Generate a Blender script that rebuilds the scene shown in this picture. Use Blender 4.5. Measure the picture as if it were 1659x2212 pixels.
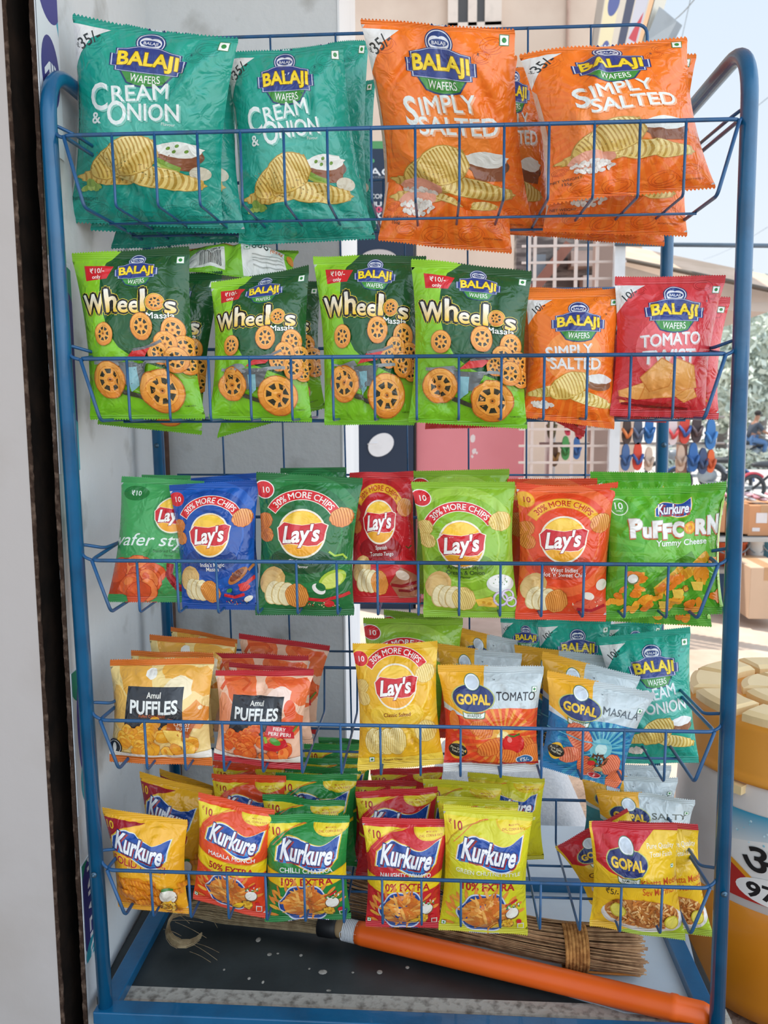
import bpy, bmesh, math, random
import numpy as np
from mathutils import Vector, Matrix

for o in list(bpy.data.objects):
    bpy.data.objects.remove(o)
SC = bpy.context.scene
COL = SC.collection
PI = math.pi
Z0 = 1.0                      # height of the old survey origin above the platform

# ------------------------------------------------------------------ camera
FPX = 1838.7
CAM = np.array([0.0629, -1.2748, 0.02 + Z0])
YAW, PITCH, ROLL = -0.0625, 0.1283, -0.0044


def cam_axes():
    cy, sy = math.cos(YAW), math.sin(YAW)
    cp, sp = math.cos(PITCH), math.sin(PITCH)
    fwd = np.array([sy * cp, cy * cp, -sp])
    right = np.array([cy, -sy, 0.0])
    up = np.cross(right, fwd)
    cr, sr = math.cos(ROLL), math.sin(ROLL)
    return cr * right + sr * up, -sr * right + cr * up, fwd


RGT, UPV, FWD = cam_axes()
cd = bpy.data.cameras.new('camera')
cam = bpy.data.objects.new('camera', cd)
COL.objects.link(cam)
mw = Matrix.Identity(4)
for i, a in enumerate((RGT, UPV, -FWD)):
    for j in range(3):
        mw[j][i] = a[j]
for j in range(3):
    mw[j][3] = CAM[j]
cam.matrix_world = mw
cd.sensor_fit = 'VERTICAL'
cd.sensor_height = 36.0
cd.lens = FPX / 2212 * 36.0
cd.clip_start = 0.02
cd.clip_end = 500
cd.dof.use_dof = True
cd.dof.focus_distance = 1.33
cd.dof.aperture_fstop = 9.0
SC.camera = cam

# ------------------------------------------------------------------ light
SKY_STRENGTH = 1.3
FRONT_SKY = 2.6
SUN_STRENGTH = 5.5
EXPOSURE = -0.08
w = bpy.data.worlds.new('sky')
SC.world = w
w.use_nodes = True
nt = w.node_tree
nt.nodes.clear()
out = nt.nodes.new('ShaderNodeOutputWorld')
bg = nt.nodes.new('ShaderNodeBackground')
tc = nt.nodes.new('ShaderNodeTexCoord')
sep = nt.nodes.new('ShaderNodeSeparateXYZ')
ramp = nt.nodes.new('ShaderNodeValToRGB')
ramp.color_ramp.elements[0].position = 0.0
ramp.color_ramp.elements[0].color = (0.80, 0.82, 0.82, 1)
ramp.color_ramp.elements[1].position = 0.55
ramp.color_ramp.elements[1].color = (0.62, 0.74, 0.88, 1)
e = ramp.color_ramp.elements.new(0.12)
e.color = (0.76, 0.83, 0.90, 1)
nt.links.new(tc.outputs['Generated'], sep.inputs[0])
nt.links.new(sep.outputs['Z'], ramp.inputs[0])
nt.links.new(ramp.outputs[0], bg.inputs['Color'])
# the open side of the street, in front of the rack and to its right, is the brighter part of the sky
dot = nt.nodes.new('ShaderNodeVectorMath'); dot.operation = 'DOT_PRODUCT'
dot.inputs[1].default_value = (0.85, -0.50, 0.0)
nt.links.new(tc.outputs['Generated'], dot.inputs[0])
mr = nt.nodes.new('ShaderNodeMapRange')
mr.inputs['From Min'].default_value = 0.1; mr.inputs['From Max'].default_value = 0.95
mr.inputs['To Min'].default_value = 0.92 * SKY_STRENGTH; mr.inputs['To Max'].default_value = FRONT_SKY * SKY_STRENGTH
nt.links.new(dot.outputs['Value'], mr.inputs['Value'])
nt.links.new(mr.outputs[0], bg.inputs['Strength'])
nt.links.new(bg.outputs[0], out.inputs['Surface'])

sd = bpy.data.lights.new('sun', 'SUN')
sd.energy = SUN_STRENGTH
sd.angle = 0.01
sd.color = (1.0, 0.95, 0.86)
sun = bpy.data.objects.new('sun', sd)
COL.objects.link(sun)
sun.rotation_euler = Vector((0.35, -0.25, -1.0)).to_track_quat('-Z', 'Y').to_euler()

SC.view_settings.view_transform = 'Standard'
SC.view_settings.look = 'None'
SC.view_settings.exposure = EXPOSURE
SC.view_settings.gamma = 1.0
SC.view_settings.use_curve_mapping = False
SC.cycles.max_bounces = 8
SC.cycles.diffuse_bounces = 4
SC.cycles.glossy_bounces = 3
SC.cycles.caustics_reflective = False
SC.cycles.use_denoising = True


# ------------------------------------------------------------------ helpers
def at(px, py, Y):
    """the place on the plane y = Y that stands at a pixel of the 1659x2212 photograph"""
    d = FWD + RGT * ((px - 829.5) / FPX) + UPV * ((1106 - py) / FPX)
    t = (Y - CAM[1]) / d[1]
    return CAM + d * t


def at_z(px, py, z):
    d = FWD + RGT * ((px - 829.5) / FPX) + UPV * ((1106 - py) / FPX)
    t = (z - CAM[2]) / d[2]
    return CAM + d * t


def lin(h):
    if not isinstance(h, str):
        return tuple(h)
    h = h.lstrip('#')
    r = []
    for i in (0, 2, 4):
        c = int(h[i:i + 2], 16) / 255
        r.append(c / 12.92 if c <= 0.04045 else ((c + 0.055) / 1.055) ** 2.4)
    return tuple(r)


def tag(o, label=None, cat=None, group=None, kind=None):
    if label: o['label'] = label
    if cat: o['category'] = cat
    if group: o['group'] = group
    if kind: o['kind'] = kind
    return o


def empty(name, loc, label=None, cat=None, group=None):
    o = bpy.data.objects.new(name, None)
    COL.objects.link(o)
    o.location = loc
    o.empty_display_size = 0.05
    return tag(o, label, cat, group)


def link(name, me, mat=None, parent=None, smooth=True):
    """parts are built in world coordinates; the parent empty only carries a location"""
    o = bpy.data.objects.new(name, me)
    COL.objects.link(o)
    if mat is not None:
        for m in (mat if isinstance(mat, (list, tuple)) else [mat]):
            me.materials.append(m)
    if parent is not None:
        o.parent = parent
        base = Vector((0, 0, 0))
        p = parent
        while p is not None:
            base += Vector(p.location)
            p = p.parent
        me.transform(Matrix.Translation(-base))
    return o


class MB:
    """collects shapes into one mesh"""

    def __init__(self):
        self.v, self.f, self.s = [], [], []

    def add(self, vs, fs, smooth=True):
        b = len(self.v)
        self.v += [tuple(map(float, p)) for p in vs]
        self.f += [tuple(b + i for i in q) for q in fs]
        self.s += [smooth] * len(fs)
        return self

    def box(self, lo, hi, M=None):
        x0, y0, z0 = lo; x1, y1, z1 = hi
        vs = [(x0, y0, z0), (x1, y0, z0), (x1, y1, z0), (x0, y1, z0), (x0, y0, z1), (x1, y0, z1), (x1, y1, z1), (x0, y1, z1)]
        if M is not None: vs = [M @ Vector(p) for p in vs]
        return self.add(vs, [(3, 2, 1, 0), (4, 5, 6, 7), (0, 1, 5, 4), (1, 2, 6, 5), (2, 3, 7, 6), (3, 0, 4, 7)], False)

    def hexa(self, q, d):
        """a slab: quad q (4 points) pushed by vector d"""
        q = [np.array(p, float) for p in q]
        vs = q + [p + np.array(d, float) for p in q]
        return self.add(vs, [(3, 2, 1, 0), (4, 5, 6, 7), (0, 1, 5, 4), (1, 2, 6, 5), (2, 3, 7, 6), (3, 0, 4, 7)], False)

    def tube(self, pts, r, n=8, cap=True):
        P = [np.array(p, float) for p in pts]
        rs = r if isinstance(r, (list, tuple, np.ndarray)) else [r] * len(P)
        T = []
        for i in range(len(P)):
            a = P[max(i - 1, 0)]; b = P[min(i + 1, len(P) - 1)]
            t = b - a; T.append(t / (np.linalg.norm(t) + 1e-12))
        ref = np.array([0, 0, 1.0]) if abs(T[0][2]) < 0.9 else np.array([1.0, 0, 0])
        nrm = np.cross(T[0], ref); nrm /= np.linalg.norm(nrm)
        vs = []
        for i in range(len(P)):
            nrm = nrm - T[i] * np.dot(nrm, T[i]); nrm /= np.linalg.norm(nrm) + 1e-12
            bi = np.cross(T[i], nrm)
            for k in range(n):
                a = 2 * PI * k / n
                vs.append(P[i] + rs[i] * (math.cos(a) * nrm + math.sin(a) * bi))
        fs = []
        for i in range(len(P) - 1):
            for k in range(n):
                fs.append((i * n + k, i * n + (k + 1) % n, (i + 1) * n + (k + 1) % n, (i + 1) * n + k))
        if cap:
            fs.append(tuple(range(n - 1, -1, -1)))
            fs.append(tuple((len(P) - 1) * n + k for k in range(n)))
        return self.add(vs, fs)

    def lathe(self, prof, c, n=32):
        vs, fs = [], []
        for r, z in prof:
            for k in range(n):
                a = 2 * PI * k / n
                vs.append((c[0] + r * math.cos(a), c[1] + r * math.sin(a), c[2] + z))
        for i in range(len(prof) - 1):
            for k in range(n):
                fs.append((i * n + k, i * n + (k + 1) % n, (i + 1) * n + (k + 1) % n, (i + 1) * n + k))
        return self.add(vs, fs)

    def ell(self, c, r, M=None, n=16, m=10):
        vs, fs = [], []
        for i in range(m + 1):
            t = PI * i / m
            for k in range(n):
                a = 2 * PI * k / n
                p = Vector((r[0] * math.sin(t) * math.cos(a), r[1] * math.sin(t) * math.sin(a), r[2] * math.cos(t)))
                if M is not None: p = M @ p
                vs.append((c[0] + p.x, c[1] + p.y, c[2] + p.z))
        for i in range(m):
            for k in range(n):
                fs.append((i * n + k, (i + 1) * n + k, (i + 1) * n + (k + 1) % n, i * n + (k + 1) % n))
        return self.add(vs, fs)

    def prism(self, poly, y0, y1):
        """outline in x,z pushed from y0 to y1"""
        n = len(poly)
        vs = [(x, y0, z) for x, z in poly] + [(x, y1, z) for x, z in poly]
        fs = [tuple(range(n)), tuple(range(2 * n - 1, n - 1, -1))]
        fs += [(i, (i + 1) % n, n + (i + 1) % n, n + i) for i in range(n)]
        return self.add(vs, fs, False)

    def build(self, name, mat, parent=None, bevel=0):
        me = bpy.data.meshes.new(name)
        me.from_pydata(self.v, [], self.f)
        me.polygons.foreach_set('use_smooth', self.s)
        bm = bmesh.new(); bm.from_mesh(me)
        bmesh.ops.remove_doubles(bm, verts=bm.verts, dist=1e-6)
        bmesh.ops.recalc_face_normals(bm, faces=bm.faces)
        bm.to_mesh(me); bm.free()
        o = link(name, me, mat, parent)
        if bevel:
            md = o.modifiers.new('bevel', 'BEVEL')
            md.width = bevel; md.segments = 2; md.limit_method = 'ANGLE'
        return o


def fillet(pts, r, k=5):
    P = [np.array(p, float) for p in pts]
    res = [P[0]]
    for i in range(1, len(P) - 1):
        a, b, c = P[i - 1], P[i], P[i + 1]
        la, lc = np.linalg.norm(a - b), np.linalg.norm(c - b)
        q = min(r, la * 0.45, lc * 0.45)
        p0 = b + (a - b) / la * q; p1 = b + (c - b) / lc * q
        for j in range(k + 1):
            t = j / k
            res.append((1 - t) ** 2 * p0 + 2 * t * (1 - t) * b + t * t * p1)
    res.append(P[-1])
    return res


def mat(name, col, rough=0.6, spec=0.5, metal=0.0, col2=None, scale=8.0, detail=6.0, lo=0.4, hi=0.65, bump=0.0, bscale=60.0, coat=0.0, coords='Object', stretch=(1, 1, 1)):
    m = bpy.data.materials.new(name)
    m.use_nodes = True
    n = m.node_tree
    b = n.nodes['Principled BSDF']
    b.inputs['Roughness'].default_value = rough
    b.inputs['Specular IOR Level'].default_value = spec
    b.inputs['Metallic'].default_value = metal
    b.inputs['Coat Weight'].default_value = coat
    c = lin(col)
    b.inputs['Base Color'].default_value = (*c, 1)
    t = n.nodes.new('ShaderNodeTexCoord')
    mp = n.nodes.new('ShaderNodeMapping')
    mp.inputs['Scale'].default_value = stretch
    n.links.new(t.outputs[coords], mp.inputs[0])
    nz = n.nodes.new('ShaderNodeTexNoise')
    nz.inputs['Scale'].default_value = scale
    nz.inputs['Detail'].default_value = detail
    n.links.new(mp.outputs[0], nz.inputs['Vector'])
    rp = n.nodes.new('ShaderNodeValToRGB')
    rp.color_ramp.elements[0].position = lo
    rp.color_ramp.elements[1].position = hi
    c2 = lin(col2) if col2 else tuple(x * 0.9 for x in c)
    rp.color_ramp.elements[0].color = (*c, 1)
    rp.color_ramp.elements[1].color = (*c2, 1)
    n.links.new(nz.outputs['Fac'], rp.inputs[0])
    n.links.new(rp.outputs[0], b.inputs['Base Color'])
    if bump:
        nb = n.nodes.new('ShaderNodeTexNoise')
        nb.inputs['Scale'].default_value = bscale
        nb.inputs['Detail'].default_value = 4
        n.links.new(mp.outputs[0], nb.inputs['Vector'])
        bp = n.nodes.new('ShaderNodeBump')
        bp.inputs['Strength'].default_value = bump
        bp.inputs['Distance'].default_value = 0.01
        n.links.new(nb.outputs['Fac'], bp.inputs['Height'])
        n.links.new(bp.outputs[0], b.inputs['Normal'])
    return m


def print_mat(name, rough=0.3, spec=0.5, coat=0.35, bump=0.12, bscale=45):
    """printed film: ink colour comes from the mesh's own colour attribute"""
    m = bpy.data.materials.new(name)
    m.use_nodes = True
    n = m.node_tree
    b = n.nodes['Principled BSDF']
    b.inputs['Roughness'].default_value = rough
    b.inputs['Specular IOR Level'].default_value = spec
    b.inputs['Coat Weight'].default_value = coat
    b.inputs['Coat Roughness'].default_value = 0.12
    a = n.nodes.new('ShaderNodeVertexColor')
    a.layer_name = 'ink'
    n.links.new(a.outputs['Color'], b.inputs['Base Color'])
    if bump:
        t = n.nodes.new('ShaderNodeTexCoord')
        nb = n.nodes.new('ShaderNodeTexNoise')
        nb.inputs['Scale'].default_value = bscale
        nb.inputs['Detail'].default_value = 2
        nb.inputs['Distortion'].default_value = 1.2
        n.links.new(t.outputs['Object'], nb.inputs['Vector'])
        bp = n.nodes.new('ShaderNodeBump')
        bp.inputs['Strength'].default_value = bump
        bp.inputs['Distance'].default_value = 0.01
        vo = n.nodes.new('ShaderNodeTexVoronoi')          # crumple facets of the film
        vo.inputs['Scale'].default_value = 24
        wv = n.nodes.new('ShaderNodeVectorMath'); wv.operation = 'ADD'
        sc_ = n.nodes.new('ShaderNodeVectorMath'); sc_.operation = 'SCALE'; sc_.inputs['Scale'].default_value = 0.035
        n.links.new(nb.outputs['Color'], sc_.inputs[0])
        n.links.new(t.outputs['Object'], wv.inputs[0]); n.links.new(sc_.outputs[0], wv.inputs[1])
        n.links.new(wv.outputs[0], vo.inputs['Vector'])
        ad = n.nodes.new('ShaderNodeMath'); ad.operation = 'MULTIPLY_ADD'; ad.inputs[1].default_value = 0.55
        n.links.new(vo.outputs['Distance'], ad.inputs[0]); n.links.new(nb.outputs['Fac'], ad.inputs[2])
        n.links.new(ad.outputs[0], bp.inputs['Height'])
        n.links.new(bp.outputs[0], b.inputs['Normal'])
        n.links.new(bp.outputs[0], b.inputs['Coat Normal'])
    return m


M_FILM = print_mat('printed_film', .27, .4, .42, .45, 38)
M_SEAL = print_mat('crimped_film', .3, .5, .5, 0.0)
_n = M_SEAL.node_tree
_t = _n.nodes.new('ShaderNodeTexCoord'); _w = _n.nodes.new('ShaderNodeTexWave'); _w.bands_direction = 'Z'; _w.inputs['Scale'].default_value = 110; _w.inputs['Distortion'].default_value = 1.0
_b = _n.nodes.new('ShaderNodeBump'); _b.inputs['Strength'].default_value = .55; _b.inputs['Distance'].default_value = .002
_n.links.new(_t.outputs['Object'], _w.inputs['Vector']); _n.links.new(_w.outputs['Fac'], _b.inputs['Height'])
for _k in ('Normal', 'Coat Normal'): _n.links.new(_b.outputs[0], _n.nodes['Principled BSDF'].inputs[_k])
M_SIGN = print_mat('printed_sign', 0.5, 0.4, 0.0, 0.0)

# ------------------------------------------------------------------ printed artwork
_tc = {}


def glyphs(s, off):
    k = (s, round(off, 4))
    if k not in _tc:
        c = bpy.data.curves.new('t', 'FONT')
        c.body = s
        c.size = 1.0
        c.offset = off
        c.resolution_u = 3
        o = bpy.data.objects.new('t', c)
        COL.objects.link(o)
        dg = bpy.context.evaluated_depsgraph_get()
        me = bpy.data.meshes.new_from_object(o.evaluated_get(dg))
        me.calc_loop_triangles()
        v = np.array([p.co[:2] for p in me.vertices], float).reshape(-1, 2)
        t = np.array([q.vertices[:] for q in me.loop_triangles], int).reshape(-1, 3)
        bpy.data.objects.remove(o)
        bpy.data.curves.remove(c)
        bpy.data.meshes.remove(me)
        _tc[k] = (v, t)
    return _tc[k]


CAPH = 0.72


def rot2(p, a):
    c, s = math.cos(a), math.sin(a)
    return np.stack([p[:, 0] * c - p[:, 1] * s, p[:, 0] * s + p[:, 1] * c], 1)


class Art:
    """flat artwork of a pack: x runs 0..1 over its width, y runs 0..A up its height (y given as a share of A)"""

    def __init__(self, A, base, N=30, seal=(0.06, 0.06), back='#c9ccce', sealcol=None):
        self.N = N
        self.M = max(4, int(round(A * N)))
        self.A = self.M / N
        self.T, self.C, self.L = [], [], []
        self.lay = 0
        self.back = lin(back)
        self.kb = max(1, int(round(seal[0] * N)))
        self.kt = max(1, int(round(seal[1] * N)))
        self.rect(0, 0, 1, 1, base)
        self.done = None

    def tri(self, v, t, col, f=None):
        """col: one colour or (bottom colour, top colour)"""
        v = np.asarray(v, float); t = np.asarray(t, int)
        if len(t) == 0: return
        tv = v[t]
        if isinstance(col, tuple) and len(col) == 2:
            a, b = np.array(lin(col[0])), np.array(lin(col[1]))
            y0, y1 = v[:, 1].min(), v[:, 1].max()
            k = ((tv[:, :, 1] - y0) / max(y1 - y0, 1e-9))[..., None]
            c = a * (1 - k) + b * k
        else:
            c = np.broadcast_to(np.array(lin(col)), tv.shape[:2] + (3,)).copy()
        self.lay += 1
        self.T.append(tv); self.C.append(c); self.L.append(np.full(len(t), self.lay))

    def raw(self, pts, col):
        """outline in width units, simple polygon"""
        from mathutils.geometry import tessellate_polygon
        pts = np.asarray(pts, float)
        t = tessellate_polygon([[Vector((p[0], p[1], 0)) for p in pts]])
        self.tri(pts, t, col)

    def poly(self, pts, col):
        self.raw([(x, y * self.A) for x, y in pts], col)

    def rect(self, x0, y0, x1, y1, col):
        N, A = self.N, self.A
        gx = [x0] + [i / N for i in range(N + 1) if x0 + 1e-6 < i / N < x1 - 1e-6] + [x1]
        gy = [y0 * A] + [j / N for j in range(self.M + 1) if y0 * A + 1e-6 < j / N < y1 * A - 1e-6] + [y1 * A]
        n = len(gx)
        v = [(x, y) for y in gy for x in gx]
        t = []
        for j in range(len(gy) - 1):
            for i in range(n - 1):
                a = j * n + i
                t += [(a, a + 1, a + n + 1), (a, a + n + 1, a + n)]
        self.tri(v, t, col)

    def ell(self, cx, cy, rx, ry=None, col='#fff', rot=0, n=28, jag=0, seed=0):
        ry = rx if ry is None else ry
        a = np.arange(n) / n * 2 * PI
        k = 1 + jag * np.random.RandomState(seed).uniform(-1, 1, n)
        p = np.stack([rx * np.cos(a) * k, ry * np.sin(a) * k], 1)
        p = rot2(p, rot) + np.array([cx, cy * self.A])
        if not jag and min(rx, ry) > 1.2 / self.N:
            return self.big(p, (cx, cy * self.A), rx, ry, rot, col)
        v = np.vstack([[(cx, cy * self.A)], p])
        self.tri(v, [(0, 1 + i, 1 + (i + 1) % n) for i in range(n)], col)

    def big(self, p, c, rx, ry, rot, col):
        """a large convex outline laid out cell by cell"""
        N = self.N
        q = p * N
        v, t = [], []
        x0, x1 = int(max(0, math.floor(q[:, 0].min()))), int(min(N, math.ceil(q[:, 0].max())))
        y0, y1 = int(max(0, math.floor(q[:, 1].min()))), int(min(self.M, math.ceil(q[:, 1].max())))
        nx, ny = x1 - x0 + 1, y1 - y0 + 1
        if nx < 2 or ny < 2: return
        X, Y = np.meshgrid(np.arange(x0, x1 + 1), np.arange(y0, y1 + 1))
        E = np.roll(q, -1, 0) - q
        ins = np.ones(X.shape, bool)
        for k in range(len(q)):
            ins &= E[k, 0] * (Y - q[k, 1]) - E[k, 1] * (X - q[k, 0]) >= 0
        for j in range(ny - 1):
            for i in range(nx - 1):
                a, b = x0 + i, y0 + j
                if ins[j, i] and ins[j, i + 1] and ins[j + 1, i] and ins[j + 1, i + 1]:
                    n = len(v); v += [(a, b), (a + 1, b), (a + 1, b + 1), (a, b + 1)]; t += [(n, n + 1, n + 2), (n, n + 2, n + 3)]
                    continue
                P = [tuple(z) for z in q]
                for ax, lim, sg in ((0, a, 1), (0, a + 1, -1), (1, b, 1), (1, b + 1, -1)):
                    R = []
                    for k in range(len(P)):
                        u_, w_ = P[k - 1], P[k]
                        du, dw = sg * (u_[ax] - lim), sg * (w_[ax] - lim)
                        if (du >= 0) != (dw >= 0):
                            f = du / (du - dw)
                            R.append((u_[0] + (w_[0] - u_[0]) * f, u_[1] + (w_[1] - u_[1]) * f))
                        if dw >= 0: R.append(w_)
                    P = R
                    if not P: break
                if len(P) > 2:
                    n = len(v); v += P; t += [(n, n + k, n + k + 1) for k in range(1, len(P) - 1)]
        if t:
            # colour ramps run over the whole outline
            if isinstance(col, tuple) and len(col) == 2:
                ca, cb = np.array(lin(col[0])), np.array(lin(col[1])); v = np.array(v, float)
                lo, hi = q[:, 1].min(), q[:, 1].max()
                k = ((v[:, 1] - lo) / (hi - lo))[:, None]
                vc = ca * (1 - k) + cb * k; t = np.array(t)
                self.lay += 1
                self.T.append((v / N)[t]); self.C.append(vc[t]); self.L.append(np.full(len(t), self.lay))
            else:
                self.tri(np.array(v) / N, t, col)

    def band(self, cx, cy, r0, r1, a0, a1, col, n=24):
        """arc band, angles in degrees from the vertical, clockwise"""
        v, t = [], []
        for i in range(n + 1):
            a = math.radians(a0 + (a1 - a0) * i / n)
            v += [(cx + r0 * math.sin(a), cy * self.A + r0 * math.cos(a)), (cx + r1 * math.sin(a), cy * self.A + r1 * math.cos(a))]
        for i in range(n):
            t += [(2 * i, 2 * i + 1, 2 * i + 3), (2 * i, 2 * i + 3, 2 * i + 2)]
        self.tri(v, t, col)

    def rays(self, cx, cy, n, r0, r1, col, wid=0.4, a0=0, a1=2 * PI):
        v, t = [], []
        c = np.array([cx, cy * self.A])
        for i in range(n):
            a = a0 + (a1 - a0) * i / n; d = (a1 - a0) / n * wid * 0.5
            b = len(v)
            for ang, r in ((a - d, r0), (a + d, r0), (a + d, r1), (a - d, r1)):
                v.append(c + r * np.array([math.cos(ang), math.sin(ang)]))
            t += [(b, b + 1, b + 2), (b, b + 2, b + 3)]
        self.tri(np.array(v), t, col)

    def stroke(self, pts, wd, col):
        P = np.array([(x, y * self.A) for x, y in pts], float)
        d = np.gradient(P, axis=0); d /= np.linalg.norm(d, axis=1)[:, None] + 1e-9
        nn = np.stack([-d[:, 1], d[:, 0]], 1) * (np.asarray(wd) * 0.5).reshape(-1, 1)
        v = np.vstack([P + nn, P - nn]); n = len(P)
        t = []
        for i in range(n - 1):
            t += [(i, i + 1, n + i + 1), (i, n + i + 1, n + i)]
        self.tri(v, t, col)

    def text(self, s, x, y, h, col, bold=0.0, shear=0.0, rot=0.0, fit=None, align='C', arc=None, out=(), sx=1.0, drop=None, bend=0.0, multi=False):
        multi = multi or ('M' in s and h > .035 and bold > .01)
        v0, t0 = glyphs(s, 0.0 if multi else bold)
        if len(v0) == 0: return
        sc = h / CAPH
        x0, x1 = v0[:, 0].min(), v0[:, 0].max()
        kx = sc * sx
        if fit: kx = fit / max(x1 - x0, 1e-6)
        xc = {'C': (x0 + x1) / 2, 'L': x0, 'R': x1}[align]

        def place(v, dx=0, dy=0):
            p = np.stack([(v[:, 0] - xc) * kx, (v[:, 1] - CAPH / 2) * sc], 1)
            p[:, 0] += p[:, 1] * shear
            if bend: p[:, 1] += bend * (1 - (2 * p[:, 0] / ((x1 - x0) * kx)) ** 2)
            if arc:
                R = arc
                a = p[:, 0] / R
                p = np.stack([(R + p[:, 1]) * np.sin(a), (R + p[:, 1]) * np.cos(a) - R], 1)
            return rot2(p, rot) + np.array([x + dx, y * self.A + dy])
        def fat(b, c, dx=0, dy=0):
            if not multi:
                v, t = glyphs(s, bold + b); return self.tri(place(v, dx, dy), t, c)
            # heavy letters: the same outline laid down several times around a small circle
            b = (bold + b); p0 = place(v0, dx, dy); n = 8 if b > .03 else 6
            for a in np.arange(n) / n * 2 * PI:
                self.tri(p0 + b * sc * .8 * np.array([math.cos(a), math.sin(a)]), t0, c)
            self.tri(p0, t0, c)
        if drop: fat(out[0][0] if out else 0, drop[2], drop[0], drop[1])
        for d, c in out: fat(d, c)
        fat(0, col)

    # ---- printed food
    def chip(self, cx, cy, rx, ry, rot=0, col='#e9c65c', ridge='#c9982f', n=9, jag=0.05, seed=1, hi=None):
        self.ell(cx, cy, rx, ry, ridge, rot, 26, jag, seed)
        self.ell(cx, cy, rx * 0.95, ry * 0.95, (col, hi or col), rot, 26, jag, seed)
        v, t = [], []
        for i in range(n):
            k = -0.85 + 1.7 * i / (n - 1)
            hl = math.sqrt(max(0, 1 - k * k)) * 0.88
            b = len(v)
            for q in range(6):
                yy = -hl + 2 * hl * q / 5
                xx = k + 0.10 * (1 - yy * yy)
                v += [((xx - 0.03) * rx, yy * ry), ((xx + 0.03) * rx, yy * ry)]
            for q in range(5):
                t += [(b + 2 * q, b + 2 * q + 1, b + 2 * q + 3), (b + 2 * q, b + 2 * q + 3, b + 2 * q + 2)]
        self.tri(rot2(np.array(v), rot) + np.array([cx, cy * self.A]), t, ridge)

    def wheel(self, cx, cy, r, sq=1.0, seed=0, hole='#2b2c1c'):
        self.ell(cx, cy, r * sq, r, '#b5651c', 0, 30, 0.015, seed)
        self.ell(cx, cy, r * 0.95 * sq, r * 0.95, ('#e0892c', '#f3ad4d'), 0, 30, 0.015, seed)
        self.ell(cx, cy, r * 0.72 * sq, r * 0.72, '#cf7a26', 0, 24)
        self.ell(cx, cy, r * 0.69 * sq, r * 0.69, '#f0a847', 0, 24)
        ph = seed * 0.7
        for i in range(7):
            a = ph + i * 2 * PI / 7
            p = []
            for rr, dd in ((0.34, -0.24), (0.34, 0.24), (0.6, 0.30), (0.6, -0.30)):
                p.append((cx + r * sq * rr * math.cos(a + dd), cy * self.A + r * rr * math.sin(a + dd)))
            self.raw(p, hole)
        self.ell(cx, cy, r * 0.13 * sq, r * 0.13, '#c97a28', 0, 14)
        self.ell(cx, cy, r * 0.05, r * 0.05, '#4a3218', 0, 10)

    def sticks(self, cx, cy, rx, ry, n, seed, cols=('#e8943a', '#f2b25a', '#d9742a'), ln=0.16, wd=0.035):
        rs = np.random.RandomState(seed)
        for i in range(n):
            a = rs.uniform(0, 2 * PI); q = math.sqrt(rs.uniform(0, 1))
            x, y = cx + rx * q * math.cos(a), cy * self.A + ry * q * math.sin(a)
            d = math.atan2(y - cy * self.A, x - cx) + rs.uniform(-0.7, 0.7)
            self.ell(x, y / self.A, ln * rs.uniform(.4, .65), wd * rs.uniform(.4, .6), cols[i % len(cols)], d, 9, 0.15, i)

    def puffs(self, cx, cy, rx, ry, n, seed, r=0.06, cols=('#f2b13c', '#f7c65a', '#e59a2c'), edge='#d98a24'):
        rs = np.random.RandomState(seed)
        pts = []
        for i in range(n):
            a = rs.uniform(0, 2 * PI); q = math.sqrt(rs.uniform(0, 1))
            pts.append((cx + rx * q * math.cos(a), cy * self.A + ry * q * math.sin(a)))
        pts.sort(key=lambda p: -p[1])
        for i, (x, y) in enumerate(pts):
            rr = r * rs.uniform(.75, 1.1)
            ro = rs.uniform(0, 3)
            self.ell(x, y / self.A, rr * 1.06, rr * .84, edge, ro, 14, 0.06, i)
            self.ell(x, y / self.A, rr, rr * .78, cols[i % len(cols)], ro, 14, 0.06, i)
            self.ell(x - rr * .2, (y + rr * .25) / self.A, rr * .4, rr * .28, cols[(i + 1) % len(cols)], ro, 10)

    def bits(self, cx, cy, rx, ry, n, seed, cols, r=0.02, q=0.4):
        rs = np.random.RandomState(seed)
        for i in range(n):
            a = rs.uniform(0, 2 * PI); k = math.sqrt(rs.uniform(0, 1))
            self.ell(cx + rx * k * math.cos(a), cy + ry * k * math.sin(a) / self.A, r * rs.uniform(.6, 1.2), r * q * rs.uniform(.6, 1.3), cols[i % len(cols)], rs.uniform(0, 3), 7, .15, i)

    def veg(self, x, y, r=0.03):
        a = r / self.A
        self.rect(x - r, y - a, x + r, y + a, '#2f7a44')
        self.rect(x - r * .85, y - a * .85, x + r * .85, y + a * .85, '#eef0ea')
        self.ell(x, y, r * .48, None, '#2c8a3e', 0, 12)

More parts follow.
